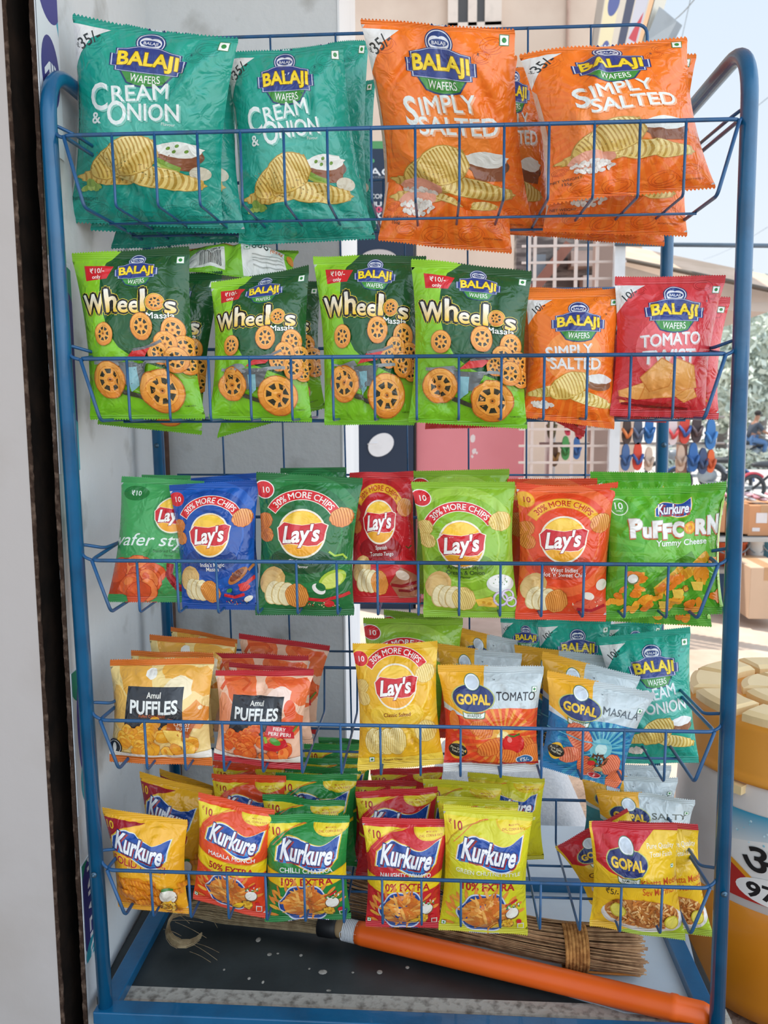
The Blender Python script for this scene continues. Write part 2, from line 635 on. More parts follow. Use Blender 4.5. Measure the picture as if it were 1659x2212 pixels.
    # ---- cutting on the pack's grid
    def cut(self):
        if self.done: return self.done
        N, M = self.N, self.M
        T = np.concatenate(self.T); C = np.concatenate(self.C); L = np.concatenate(self.L)
        T = T * N
        e = 1e-5
        for fi, fam in enumerate((lambda p: p[..., 0], lambda p: p[..., 1], lambda p: p[..., 0] - p[..., 1])):
            q = fam(T)
            o = np.argsort(q, axis=1); ix = np.arange(len(T))[:, None]
            T, C, q = T[ix, o], C[ix, o], q[ix, o]
            lo = np.floor(q[:, 0] + e).astype(int); cnt = np.maximum(np.ceil(q[:, 2] - e).astype(int) - lo, 1)
            rep = np.repeat(np.arange(len(T)), cnt)
            strip = np.arange(len(rep)) - np.repeat(np.cumsum(cnt) - cnt, cnt) + lo[rep]
            one = cnt[rep] == 1
            T1, C1, L1 = T[rep[one]], C[rep[one]], L[rep[one]]
            rep, strip = rep[~one], strip[~one]
            T, C, L, q = T[rep], C[rep], L[rep], q[rep]
            a_ = np.maximum(strip, q[:, 0]); b_ = np.minimum(strip + 1, q[:, 2])
            TC = np.concatenate([T, C], 2)

            def on(i, j, at_):
                d = q[:, j] - q[:, i]
                k = np.clip((at_ - q[:, i]) / np.where(np.abs(d) < 1e-9, 1, d), 0, 1)[:, None]
                return TC[:, i] * (1 - k) + TC[:, j] * k

            def side(at_):
                return np.where((at_ < q[:, 1])[:, None], on(0, 1, at_), on(1, 2, at_))
            p0, p1, p3, p4 = on(0, 2, a_), side(a_), side(b_), on(0, 2, b_)
            inside = ((q[:, 1] > a_) & (q[:, 1] < b_))[:, None]
            p2 = np.where(inside, TC[:, 1], p3)
            R_ = np.concatenate([np.stack([p0, p1, p2], 1), np.stack([p0, p2, p3], 1), np.stack([p0, p3, p4], 1)])
            T = np.concatenate([T1, R_[:, :, :2]]); C = np.concatenate([C1, R_[:, :, 2:]]); L = np.concatenate([L1, L, L, L])
            ar = (T[:, 1, 0] - T[:, 0, 0]) * (T[:, 2, 1] - T[:, 0, 1]) - (T[:, 2, 0] - T[:, 0, 0]) * (T[:, 1, 1] - T[:, 0, 1])
            k = np.abs(ar) > 1e-6
            T, C, L = T[k], C[k], L[k]
            if fi < 2:
                cc = T[:, :, fi].mean(1)
                k = (cc > 0) & (cc < (N, M)[fi])
                T, C, L = T[k], C[k], L[k]
        ar = (T[:, 1, 0] - T[:, 0, 0]) * (T[:, 2, 1] - T[:, 0, 1]) - (T[:, 2, 0] - T[:, 0, 0]) * (T[:, 1, 1] - T[:, 0, 1])
        k = abs(ar) > 1e-6
        T, C, L, ar = T[k], C[k], L[k], ar[k]
        fl = ar < 0
        T[fl] = T[fl][:, ::-1]; C[fl] = C[fl][:, ::-1]
        cen = T.mean(1)
        ci = np.clip(np.floor(cen[:, 0]), 0, N - 1).astype(int)
        cj = np.clip(np.floor(cen[:, 1]), 0, M - 1).astype(int)
        up = (cen[:, 1] - cj) > (cen[:, 0] - ci)
        fx = T[:, :, 0] - ci[:, None]; fy = T[:, :, 1] - cj[:, None]
        W_ = N + 1
        g00 = cj * W_ + ci; g10 = g00 + 1; g01 = g00 + W_; g11 = g01 + 1
        # lower: 00,10,11 ; upper: 00,11,01
        idx = np.where(up[:, None], np.stack([g00, g11, g01], 1), np.stack([g00, g10, g11], 1))
        wl = np.stack([1 - fx, fx - fy, fy], 2)
        wu = np.stack([1 - fy, fx, fy - fx], 2)
        wt = np.where(up[:, None, None], wu, wl)
        self.done = (idx, wt, C, L, cj)
        return self.done


def mesh_soup(name, P, Nn, Cc, extra=None):
    """P (t,3,3) triangles, Nn normals, Cc colours"""
    nt_ = len(P)
    me = bpy.data.meshes.new(name)
    me.vertices.add(nt_ * 3); me.loops.add(nt_ * 3); me.polygons.add(nt_)
    me.vertices.foreach_set('co', P.reshape(-1).astype(np.float32))
    me.loops.foreach_set('vertex_index', np.arange(nt_ * 3, dtype=np.int32))
    me.polygons.foreach_set('loop_start', np.arange(0, nt_ * 3, 3, dtype=np.int32))
    me.polygons.foreach_set('use_smooth', np.ones(nt_, dtype=bool))
    me.update(calc_edges=True)
    at_ = me.color_attributes.new('ink', 'FLOAT_COLOR', 'POINT')
    c4 = np.ones((nt_ * 3, 4), np.float32); c4[:, :3] = Cc.reshape(-1, 3)
    at_.data.foreach_set('color', c4.reshape(-1))
    me.normals_split_custom_set_from_vertices([tuple(v) for v in Nn.reshape(-1, 3).tolist()])
    return me


def grid_normals(G):
    du = np.gradient(G, axis=1); dv = np.gradient(G, axis=0)
    n = np.cross(du, dv)
    return n / (np.linalg.norm(n, axis=2)[..., None] + 1e-12)


def grid_tris(N, M):
    i, j = np.meshgrid(np.arange(N), np.arange(M))
    a = (j * (N + 1) + i).ravel(); b = a + 1; c = a + N + 1; d = c + 1
    return np.vstack([np.stack([a, b, d], 1), np.stack([a, d, c], 1)])


LAYER = 0.000014


def packet(art, TL, TR, BR, BL, T, seed, label, cat='snack packet', group=None, pinch=0.048, sag=0.0, wr=1.2, name='snack_packet', teeth=44, bend=0.0, dents=9, shown=0.0):
    """a sealed pillow pouch between four corners; parts: pouch, top_seal, bottom_seal"""
    rs = np.random.RandomState(seed)
    N, M = art.N, art.M
    TL, TR, BR, BL = [np.array(p, float) for p in (TL, TR, BR, BL)]
    u = np.linspace(0, 1, N + 1)[None, :]; v = np.linspace(0, 1, M + 1)[:, None]
    vb, vt = art.kb / M, 1 - art.kt / M
    vv = np.clip((v - vb) / (vt - vb), 0, 1)
    pin = pinch * np.sin(PI * vv) ** 0.8
    uu = 0.5 + (u - 0.5) * (1 - 2 * pin)
    U, V = uu[..., None] + 0 * v[..., None], v[..., None] + 0 * u[..., None]
    B = (1 - U) * (1 - V) * BL + U * (1 - V) * BR + (1 - U) * V * TL + U * V * TR
    ex = (TR + BR - TL - BL) / 2; ey = (TL + TR - BL - BR) / 2
    w_, h_ = np.linalg.norm(ex), np.linalg.norm(ey)
    nrm = np.cross(ex, ey); nrm /= np.linalg.norm(nrm)
    if nrm[1] > 0: nrm = -nrm
    ud = np.abs(2 * u - 1)
    prof = np.clip(1 - ud ** 2.3, 0, 1) ** 0.72 * np.sin(PI * vv) ** 0.62
    h = T * prof
    # pleats that run out of the seals
    for top in (0, 1):
        d = (1 - vv) if top else vv
        s = 0
        for k in range(5):
            f = rs.uniform(2.5, 9); s = s + rs.uniform(.4, 1) / (1 + 0.15 * f) * np.cos(2 * PI * f * (u + 0.10 * (v - .5)) + rs.uniform(0, 6.3))
        h = h + wr * 0.055 * T * s * np.exp(-d / 0.13) * np.clip(d / 0.02, 0, 1) * (1 - ud ** 4)
    # creases and dents
    for k in range(dents):
        cx, cy = rs.uniform(.1, .9), rs.choice([rs.uniform(.1, .35), rs.uniform(.65, .95)])
        a = rs.uniform(-0.9, 0.9) + (PI / 2 if rs.rand() < .6 else 0)
        x = (u - cx); y = (v - cy) * (h_ / w_)
        al = x * math.cos(a) + y * math.sin(a); ac = -x * math.sin(a) + y * math.cos(a)
        h = h + wr * rs.choice([-1, .8]) * T * rs.uniform(.10, .22) * np.exp(-(ac / rs.uniform(.016, .05)) ** 2 - (al / rs.uniform(.12, .35)) ** 2) * np.clip(prof * 1.6, 0, 1)
    for k in range(3):
        h = h + wr * 0.05 * T * np.sin(2 * PI * (rs.uniform(.5, 1.6) * u + rs.uniform(.5, 1.6) * v) + rs.uniform(0, 6)) * prof
    hb = T * prof
    # the sheet itself waves a little; the seal edge is never straight
    wave = 0.0
    for k in range(3):
        wave = wave + rs.uniform(-1, 1) * np.sin(PI * (k + 1) * u + rs.uniform(0, 6)) * 0.0035 * (w_ / 0.13)
    sheet = wave * (np.exp(-(1 - vv) / .12) + np.exp(-vv / .12))
    upv = ey / h_
    bow = sag * np.sin(PI * u) * np.exp(-(1 - vv) / .25) * h_
    curl = bend * (np.clip((v - .8) / .2, 0, 1) ** 2)
    G = B + nrm * (h + sheet + curl)[..., None] - upv * (bow + 0 * v)[..., None]
    Gb = B + nrm * (-hb + sheet + curl)[..., None] - upv * (bow + 0 * v)[..., None]
    NG = grid_normals(G)
    sgn = np.sign((NG * nrm).sum(2).mean()); NG = NG * sgn
    idx, wt, C, L, cj = art.cut()
    if shown:                     # print low on a pack that stands behind another is not needed
        k = (cj >= shown * M) | (L == 1)
        idx, wt, C, L, cj = idx[k], wt[k], C[k], L[k], cj[k]
    Gf, Nf = G.reshape(-1, 3), NG.reshape(-1, 3)
    P = (Gf[idx][:, None, :, :] * wt[..., None]).sum(2)
    Q = (Nf[idx][:, None, :, :] * wt[..., None]).sum(2)
    Q /= np.linalg.norm(Q, axis=2)[..., None] + 1e-12
    P = P + Q * ((L - 1) * LAYER)[:, None, None]
    c0 = (TL + TR + BL + BR) / 4
    lowest = (BL + BR) / 2
    root = empty(name, lowest, label, cat, group)
    mid = (cj >= art.kb) & (cj < M - art.kt)
    # back of the pouch
    bt = grid_tris(N, M)
    bj = bt.min(1) // (N + 1)
    bt = bt[(bj >= art.kb) & (bj < M - art.kt)][:, ::-1]
    NB = -grid_normals(Gb).reshape(-1, 3) * sgn
    Pb = Gb.reshape(-1, 3)[bt]
    Cb = np.broadcast_to(np.array(art.back), Pb.shape)
    me = mesh_soup('pouch', np.concatenate([P[mid], Pb]), np.concatenate([Q[mid], NB[bt]]), np.concatenate([C[mid], Cb]))
    link('pouch', me, M_FILM, root)
    # seals with crimp ridges and a toothed edge
    for nm, msk, row, s in (('top_seal', cj >= M - art.kt, M, 1), ('bottom_seal', cj < art.kb, 0, -1)):
        Ps, Qs, Cs = P[msk], Q[msk], C[msk]
        # colour of the outer border, sampled from the artwork's last painted triangle there
        e = G[row]; ec = np.zeros((N, 3))
        rowj = M - 1 if s > 0 else 0
        rm = np.nonzero(cj == rowj)[0]
        cellx = (idx[rm].min(1) % (N + 1))
        for q in range(N):
            kk = rm[cellx == q]
            ec[q] = C[kk[np.argmax(L[kk])]].mean(0) if len(kk) else art.back
        tt = np.linspace(0, 1, teeth + 1)
        xs = np.linspace(0, 1, N + 1)
        E = np.stack([np.interp(tt, xs, e[:, i]) for i in range(3)], 1)
        tip = (E[:-1] + E[1:]) / 2 + upv * s * w_ / teeth * 0.55
        tri = np.stack([E[:-1], E[1:], tip], 1) if s > 0 else np.stack([E[1:], E[:-1], tip], 1)
        nn = np.broadcast_to(Nf[row * (N + 1) + N // 2], tri.shape)
        cc = np.broadcast_to(ec[np.minimum((tt[:-1] * N).astype(int), N - 1)][:, None, :], tri.shape)
        me = mesh_soup(nm, np.concatenate([Ps, tri]), np.concatenate([Qs, nn]), np.concatenate([Cs, cc]))
        link(nm, me, M_SEAL, root)
    return root


# ------------------------------------------------------------------ the packs' designs
def badge(a, cx, cy, w, top=True, rot=0.0):
    """navy plaque with yellow capitals, a round seal above it and a green ribbon below"""
    A = a.A

    def pl(pts, k, col):
        p = rot2(np.array(pts, float) * w * k, rot) + np.array([cx, cy * A])
        a.raw(p, col)
    if top:
        t = rot2(np.array([[0, .275 * w]]), rot)[0] + np.array([cx, cy * A])
        for k, c in ((.205, '#1d2f6b'), (.190, '#d8dfe8'), (.175, '#27417f')):
            a.ell(t[0], t[1] / A, w * k, w * k * .82, c, rot)
        for sx in (-1, 1):
            a.ell(t[0] + sx * w * .055, t[1] / A, w * .095, w * .085, '#dfe3ea', rot)
        a.ell(t[0], t[1] / A, w * .135, w * .05, '#27417f', rot)
        a.text('BALAJI', t[0], t[1] / A, w * .045, '#dfe3ea', .015, rot=rot, fit=w * .2)
    rib = [(-.30, -.12), (.30, -.12), (.36, -.17), (.25, -.335), (.12, -.37), (0, -.38), (-.12, -.37), (-.25, -.335), (-.36, -.17)]
    shp = [(-.5, .05), (-.43, .05), (-.43, .13), (-.30, .15), (-.14, .2), (.14, .2), (.30, .15), (.43, .13), (.43, .05), (.5, .05), (.5, -.12), (.43, -.12), (.43, -.18), (-.43, -.18), (-.43, -.12), (-.5, -.12)]
    pl(rib, 1.06, '#1d3d6b')
    pl(rib, 1.0, '#3d8f3a')
    pl(shp, 1.06, '#22356f'); pl(shp, 1.02, '#c9d2e2'); pl(shp, .985, '#2b3f86')
    o = rot2(np.array([[0, -.275 * w]]), rot)[0]
    a.text('WAFERS', cx + o[0], cy + o[1] / A, w * .115, '#f2f3ee', .004, rot=rot, fit=w * .43, arc=-w * 1.4)
    a.text('BALAJI', cx, cy - .0 * w / A, w * .2, '#f7d92e', .03, rot=rot, fit=w * .84, out=((.03, '#7a5a18'),), bend=w * .03)
    for sx in (-.34, -.2, .2, .34):
        pass
    a.text('R', cx + w * .56, cy + .17 * w / A, w * .04, '#1d4a5c')


def balaji_big(kind):
    teal = kind == 'cream'
    base = ('#1a9484', '#16a08b') if teal else ('#f2701c', '#f37a1f')
    A = Art(1.34, base, N=40, seal=(.03, .03), back='#cfd3d4')
    ry = '#27a08f' if teal else '#f57e26'
    A.rays(.5, .48, 44, .1, .95, ry, .4)
    A.ell(.5, .47, .40, .32, '#2fa593' if teal else '#f58029'); A.ell(.5, .46, .30, .23, '#45b09e' if teal else '#f58a34')
    rs = np.random.RandomState(3)
    ln_ = '#137a6d' if teal else '#c9531a'
    for cx, cy, r in ((.12, .90, .09), (.85, .93, .08), (.78, .88, .06), (.2, .07, .08), (.42, .05, .1), (.7, .07, .1), (.88, .12, .07), (.08, .18, .05)):
        for q in range(3):
            t = np.linspace(0, 5.6, 20)
            A.stroke([(cx + r * (1 - .2 * q) * math.cos(x + q), cy + r * .6 * (1 - .25 * q) * math.sin(x + q * 1.3) / A.A) for x in t], .003, ln_)
    A.poly([(0, .965), (0, .76), (.05, .83), (.12, .91), (.24, .965)], '#e4e6e4')
    A.text('35/-', .105, .905, .075, '#2c3233', .012, rot=.62)
    A.text('\u20b9', .03, .865, .035, '#2c3233', .0, rot=.62)
    A.poly([(0, .05), (0, .76), (.02, .72), (.03, .4), (.02, .2)], '#aeb8b4' if teal else '#d9b7a4')
    A.veg(.93, .955, .032)
    badge(A, .5, .835, .46)
    tx = '#e3ece9'
    dr = '#7fc4b6' if teal else '#f3b48a'
    if teal:
        A.text('REAM', .475, .675, .11, tx, .014, rot=.16, fit=.37, drop=(.012, -.010, dr))
        A.text('C', .205, .635, .18, tx, .016, rot=.12, sx=.75, drop=(.012, -.010, dr))
        A.text('O', .335, .565, .16, tx, .014, rot=.06, sx=.75, drop=(.012, -.010, dr)); A.text('NION', .575, .585, .115, tx, .014, rot=.08, fit=.34, drop=(.012, -.010, dr))
        A.text('&', .195, .53, .075, tx, .02, rot=.1)
        A.text('Flavour', .68, .53, .022, '#cfe4de', .004)
    else:
        A.text('IMPLY', .52, .655, .115, tx, .016, rot=.13, fit=.40, drop=(.012, -.010, dr), bend=.01)
        A.text('S', .255, .615, .18, tx, .018, rot=.1, sx=.85, drop=(.012, -.010, dr))
        A.text('SALTED', .58, .56, .115, tx, .014, rot=.06, fit=.56, out=((.01, dr),), drop=(.012, -.010, dr))
    # the food: ridged crisps, a bowl, greens
    A.ell(.76, .375, .15, .07, '#6e4a35'); A.poly([(.62, .40), (.90, .40), (.86, .30), (.66, .30)], '#8a5438')
    A.ell(.75, .405, .155, .055, '#e7ebe4', 0, 24, .12, 5)
    if teal:
        for x, y in ((.68, .41), (.74, .425), (.8, .40), (.72, .395)):
            A.ell(x, y, .016, .011, '#6d9a3c', .6, 10)
        A.stroke([(.60, .35), (.68, .32), (.76, .30)], .045, '#7da33f')
        A.stroke([(.58, .34), (.66, .31), (.74, .29)], .02, '#a8bf5a')
        A.ell(.88, .29, .07, .05, '#cfcab4', 0, 18)
    A.chip(.30, .245, .24, .055, .08, '#d9b862', '#b98f3a', 11, .09, 4)
    A.chip(.62, .255, .29, .075, -.12, '#e3c873', '#c29d45', 13, .08, 6, '#eddb95')
    A.chip(.34, .325, .205, .105, .5, '#dcbb5c', '#b48d38', 13, .04, 8, '#ead282')
    A.chip(.44, .36, .19, .135, .35, '#dfc062', '#bd9740', 13, .04, 9, '#f0dc94')
    A.bits(.45, .31, .33, .11, 60 if teal else 10, 2, ['#6a6b35', '#8a7a3a'], .006, .5)
    if teal:
        A.bits(.16, .185, .08, .03, 9, 5, ['#8aa548', '#a8bb62'], .03, .8)
    else:
        A.ell(.27, .225, .15, .07, '#e9a48a', .1, 18, .1, 3)
        A.bits(.28, .185, .13, .05, 60, 5, ['#e8e3da', '#d9d4cc', '#f3efe8'], .02, .7)
    A.text('NET WEIGHT:', .12, .125, .022, '#3a2a20' if not teal else '#0d4b44', .002, rot=.05)
    A.text('155g', .12, .1, .024, '#3a2a20' if not teal else '#0d4b44', .006, rot=.05)
    A.text('POTATO WAFERS', .86, .06, .013, '#0e4f49' if teal else '#7a3410', .004)
    return A


def balaji_small(kind):
    tom = kind == 'tomato'
    teal = kind == 'cream'
    base = ('#c9252b', '#d9434a') if tom else (('#17a08c', '#1aa38f') if teal else ('#ee6a14', '#f3801f'))
    A = Art(1.36 if tom else 1.46, base, N=30, seal=(.05, .06), back='#ccd0d2')
    A.rays(.5, .5, 40, .1, .9, '#d23a40' if tom else ('#25a592' if teal else '#f47f22'), .4)
    A.ell(.5, .48, .33, .3, '#e6666a' if tom else ('#4db7a5' if teal else '#f7953f'))
    ln_ = '#9c1f25' if tom else ('#128072' if teal else '#c4561a')
    for cx, cy, r in ((.2, .9, .08), (.8, .93, .09), (.9, .85, .05), (.75, .06, .08), (.3, .06, .08)):
        for q in range(2):
            t = np.linspace(0, 5.6, 16)
            A.stroke([(cx + r * (1 - .25 * q) * math.cos(x + q), cy + r * .6 * (1 - .3 * q) * math.sin(x + q) / A.A) for x in t], .004, ln_)
    A.poly([(0, .94), (0, .74), (.06, .80), (.14, .88), (.28, .94)], '#e2e4e2')
    A.text('10/-', .125, .872, .075, '#2c3233', .012, rot=.62)
    A.veg(.93, .9, .036)
    badge(A, .54, .745, .56)
    tx = '#e5e8e8'; dr = '#f0a7a2' if tom else ('#7fc9bb' if teal else '#f5bd92')
    if tom:
        A.text('TOMATO', .52, .54, .12, tx, .02, rot=.08, fit=.62, drop=(.012, -.01, dr))
        A.text('TWIST', .52, .42, .13, tx, .02, rot=.06, fit=.56, drop=(.012, -.01, dr))
        A.text('Flavour', .5, .35, .022, '#f3d5d2', .004)
    elif teal:
        A.text('CREAM', .5, .56, .13, tx, .014, rot=.12, fit=.52, drop=(.012, -.01, dr))
        A.text('& ONION', .54, .455, .125, tx, .014, rot=.05, fit=.7, drop=(.012, -.01, dr))
    else:
        A.text('S', .215, .50, .16, tx, .018, rot=.08, sx=.85, drop=(.012, -.01, dr)); A.text('IMPLY', .49, .535, .115, tx, .018, rot=.1, fit=.42, drop=(.012, -.01, dr))
        A.text('SALTED', .52, .435, .12, tx, .016, rot=.05, fit=.58, drop=(.012, -.01, dr))
    if tom:
        for i, (x, y, rx, ry, r) in enumerate(((.3, .17, .25, .09, .2), (.72, .18, .22, .12, -.3), (.55, .2, .3, .12, .1), (.45, .27, .2, .15, .5), (.68, .28, .17, .15, -.5))):
            A.ell(x, y, rx, ry, '#d9883c', r, 5, .25, i + 20); A.ell(x, y, rx * .94, ry * .92, ('#e59a4a', '#f2b869'), r, 5, .25, i + 20)
        A.stroke([(.05, .13), (.3, .1), (.6, .075)], .03, '#a8161c'); A.stroke([(.1, .09), (.4, .07), (.8, .06)], .02, '#7a1016')
    else:
        A.ell(.8, .3, .15, .07, '#8a5a3c'); A.ell(.8, .335, .16, .05, '#e6e8e6', 0, 20, .1, 3)
        A.chip(.25, .215, .24, .06, .2, '#e6cd74', '#c9a546', 9, .08, 3, '#efdc92')
        A.chip(.66, .19, .31, .07, -.18, '#ead27c', '#cba94c', 12, .08, 5, '#f3e4a4')
        A.chip(.46, .27, .24, .135, .45, '#e3c567', '#c6a044', 12, .05, 6, '#f2df92')
        A.bits(.2, .115, .12, .03, 40, 5, ['#eeeae2', '#ddd8d0'], .025, .7)
    return A


def wheelos():
    A = Art(1.5, ('#76bf1c', '#93cf2c'), N=30, seal=(.04, .05), back='#b9c2b4')
    pts = [(.42, 1.0), (.30, .93), (.245, .85), (.225, .76), (.23, .64), (.27, .52), (.36, .42), (.5, .35), (.7, .3), (.92, .255), (1, .25), (1, 1)]
    A.poly(pts, ('#1e5a2c', '#155024'))
    A.poly([(.02, .27), (.98, .27), (1, .23), (0, .23)], '#7fae2c')
    A.poly([(.10, .92), (.36, .905), (.30, .83), (.105, .825)], '#d3232b')
    A.text('\u20b910/-', .215, .885, .046, '#f5efe6', .012, rot=-.02)
    A.text('only', .205, .847, .034, '#f5efe6', .014)
    A.veg(.93, .925, .033)
    badge(A, .56, .87, .36)
    # title letters stepping up and down
    x = .05
    for i, (ch, h, y, wd) in enumerate((('W', .18, .685, .22), ('h', .21, .70, .125), ('e', .15, .672, .11), ('e', .15, .667, .11), ('l', .20, .69, .055), ('O', .16, .672, .15), ('s', .15, .66, .11))):
        if ch == 'O':
            A.ell(x + wd / 2, y, .085, .085, '#1c1a12'); A.ell(x + wd / 2, y, .079, .079, '#e9d23e'); A.wheel(x + wd / 2, y, .073, 1, 2)
        else:
            A.text(ch, x + wd / 2, y, h, ('#f2c62e', '#f6f4ea'), .03, fit=wd - .02, out=((.12, '#ecd63c'), (.095, '#1a170e')), multi=True)
        x += wd - .004
    A.text('Masala', .77, .595, .055, '#f2f4ee', .02, fit=.23)
    A.text('Flavour', .86, .56, .026, '#e7ebe3', .008, fit=.12)
    # ring snacks piled behind the bike
    for i, (x, y, r) in enumerate(((.24, .50, .105), (.60, .535, .12), (.86, .51, .115), (.93, .41, .11), (.79, .43, .115), (.95, .31, .09), (.72, .38, .1), (.86, .34, .115))):
        A.wheel(x, y, r, .85, i)
    # plain bike body between the two big rings
    A.stroke([(.12, .335), (.3, .335), (.45, .30), (.62, .33), (.78, .34)], .028, '#8d9496')
    A.poly([(.2, .345), (.36, .36), (.4, .335), (.22, .32)], '#7d8587')
    A.poly([(.36, .33), (.62, .33), (.55, .22), (.4, .2)], '#5f6668')
    A.poly([(.42, .3), (.5, .3), (.5, .2), (.43, .16)], '#7fb3bd')
    A.poly([(.40, .34), (.6, .36), (.66, .41), (.5, .40)], '#cf2a2a')
    A.stroke([(.5, .40), (.66, .42), (.76, .45)], .022, '#6b6c6e')
    A.poly([(.36, .18), (.7, .10), (.7, .08), (.36, .15)], '#3a3d2c')
    A.wheel(.25, .235, .165, .92, 1)
    A.wheel(.70, .165, .19, 1, 3)
    A.text('NAMKEEN', .9, .075, .014, '#37501a', .004)
    return A


def lays(kind):
    K = {'blue': ('#0f4a9e', '#1b5bb4', '#173f86'), 'green': ('#1c6b35', '#2a7f43', '#174f2b'), 'red': ('#c21f27', '#cf3136', '#9c161f'),
         'lime': ('#8cbb2e', '#a5cd4e', '#6f9c1e'), 'orange': ('#e4481f', '#ee6a35', '#c43a1a'), 'yellow': ('#eab31f', '#f3c63d', '#dca01a'),
         'wafer': ('#4aa45c', '#5cb36d', '#3d8f4e')}[kind]
    A = Art(1.45 if kind != 'yellow' else 1.42, K[0], N=30, seal=(.05, .06), back='#c9cdd0')
    if kind == 'wafer':
        A.rect(0, 0, 1, .52, ('#3f9550', K[0]))
        A.band(.72, .70, .22, .245, -180, 180, '#3a8a4c')
        A.ell(.22, .87, .17, .09, '#2a7a3a', 0); A.text('\u20b910', .22, .872, .06, '#eef4ec', .01)
        cx, cy, r = .72, .70, .2
    else:
        cx, cy = (.47, .59) if kind in ('blue', 'green') else (.46, .60)
        if kind == 'lime': cx, cy = .44, .55
        if kind == 'yellow': cx, cy = .5, .67
        r = .235 if kind != 'yellow' else .24
        for q, rr in enumerate((.62, .52, .42)):
            A.ell(cx, cy, rr, rr, K[(1, 0, 1)[q]] if q < 2 else K[1])
        A.ell(cx, cy, .40, .40, K[0])
        A.ell(cx, .40 if kind != 'yellow' else .45, .34, .14, K[2] if kind != 'yellow' else K[1])
        bandc = '#d9242b' if kind not in ('red', 'orange') else '#f0b02c'
        tcol = '#f4efe6' if kind not in ('red', 'orange') else '#c02a22'
        A.band(cx, cy, .345, .455, -57, 57, '#f3ead8' if kind not in ('red', 'orange') else '#d98f22')
        A.band(cx, cy, .352, .448, -56, 56, bandc)
        A.text('30% MORE CHIPS', cx, cy + .40 / A.A, .066, tcol, .016, arc=.40, fit=.66)
        pc = '#d9242b' if kind not in ('red', 'orange') else '#f0b02c'
        A.ell(.07, .885, .105, .095, '#f4efe6' if kind in ('lime', 'green') else K[1]); A.ell(.07, .885, .095, .085, pc)
        A.text('10', .09, .885, .062, '#f6f0e8' if kind not in ('red', 'orange') else '#b3241c', .012)
        ck = ('#e2883c', '#b85f1f') if kind in ('blue', 'green', 'red', 'orange') else ('#f0d583', '#cfa94c')
        A.chip(.055, .665, .1, .085, .5, ck[0], ck[1], 9, .04, 2)
        A.chip(.07, .575, .095, .08, -.4, ck[0], ck[1], 9, .04, 3)
        A.chip(.86, .715 if kind != 'yellow' else .76, .12, .105, .3, ck[0], ck[1], 9, .05, 4, '#f2b36a' if ck[0] == '#e2883c' else None)
    # the round emblem
    for k, c in ((1.08, '#f1e6cf'), (1.0, '#f4b324')):
        A.ell(cx, cy, r * k, r * k, c, 0, 40)
    A.ell(cx, cy, r * .97, r * .97, ('#f0a11e', '#fbd04a'), 0, 40)
    up = [(-1.08, .20), (-.8, .46), (-.4, .40), (0, .36), (.45, .44), (.85, .50), (1.10, .40), (1.02, .05), (.98, -.25), (.7, -.48), (.3, -.52), (-.1, -.48), (-.5, -.44), (-.85, -.52), (-1.02, -.30)]
    A.raw([(cx + x * r * 1.05, cy * A.A + y * r * 1.05) for x, y in up], '#f1e6cf')
    A.raw([(cx + x * r, cy * A.A + y * r) for x, y in up], '#cf1f2a')
    A.text("Lay's", cx, cy + .01 * r, r * .72, '#f8f3ec', .03, shear=.22, rot=.09, fit=r * 1.62, out=((.03, '#9c141d'),))
    nm = {'blue': (("India's Magic", .36, .046), ('Masala', .325, .046)), 'green': (('Chile Lim\u00f3n', .395, .046), ('Flavour', .36, .03)),
          'red': (('Spanish', .405, .044), ('Tomato Tango', .36, .044)), 'lime': (('American Style', .385, .046), ('Cream & Onion', .345, .046), ('Flavour', .31, .026)),
          'orange': (('West Indies', .38, .046), ("Hot 'n' Sweet Chilli", .345, .046)), 'yellow': (('Classic Salted', .45, .045),), 'wafer': ()}[kind]
    for s, y, h in nm:
        A.text(s, cx + (.02 if kind != 'yellow' else 0), y, h, '#f1efe8' if kind not in ('lime', 'yellow') else ('#26421a' if kind == 'lime' else '#8c3418'), .008)
    if kind == 'wafer':
        A.text('wafer style', .5, .50, .15, '#e6efe6', .004, shear=.35, fit=1.12)
        A.text('Sundried Chilli', .66, .41, .035, '#24572f', .004); A.text('Flavour', .7, .375, .026, '#24572f', .003)
        A.poly([(0, .06), (0, .34), (.4, .36), (.5, .06)], '#b8401c')
        A.puffs(.30, .2, .24, .2, 12, 4, .15, ('#e2622e', '#ee8142', '#d9552a'), '#c2441c')
        A.stroke([(.72, .31), (.70, .22), (.78, .12), (.9, .1)], .09, '#8f1420'); A.stroke([(.72, .31), (.71, .22), (.78, .135), (.9, .12)], .03, '#b8343c')
    elif kind == 'yellow':
        A.rect(0, 0, 1, .10, '#f5d24a')
        for i, (x, y, s) in enumerate(((.2, .24, 1), (.28, .235, 1), (.37, .235, 1.05), (.47, .24, 1.1))):
            A.chip(x, y, .115 * s, .155 * s, .0, '#efd583', '#cba548', 10, .03, i, '#f5e4a6')
        A.chip(.84, .30, .13, .13, .2, '#eed27a', '#cda447', 9, .06, 9)
        A.veg(.17, .085, .032); A.text('Potato Chips', .42, .08, .03, '#6a3a10', .004)
    else:
        # potato, its slices and a crisp
        A.ell(.16, .25, .16, .13, '#d9b06a', .9, 20, .03, 2); A.ell(.14, .24, .13, .11, '#e6c27e', .9, 20)
        for i, (x, y) in enumerate(((.18, .165), (.25, .16), (.32, .155))):
            A.ell(x, y, .095, .13, '#d3b878', -.2, 22); A.ell(x + .006, y, .088, .124, '#efe2b4', -.2, 22)
        A.chip(.43, .145, .125, .135, .3, *(('#e9a04c', '#c46d22') if kind != 'lime' else ('#efd88a', '#cfae55')), 11, .04, 7)
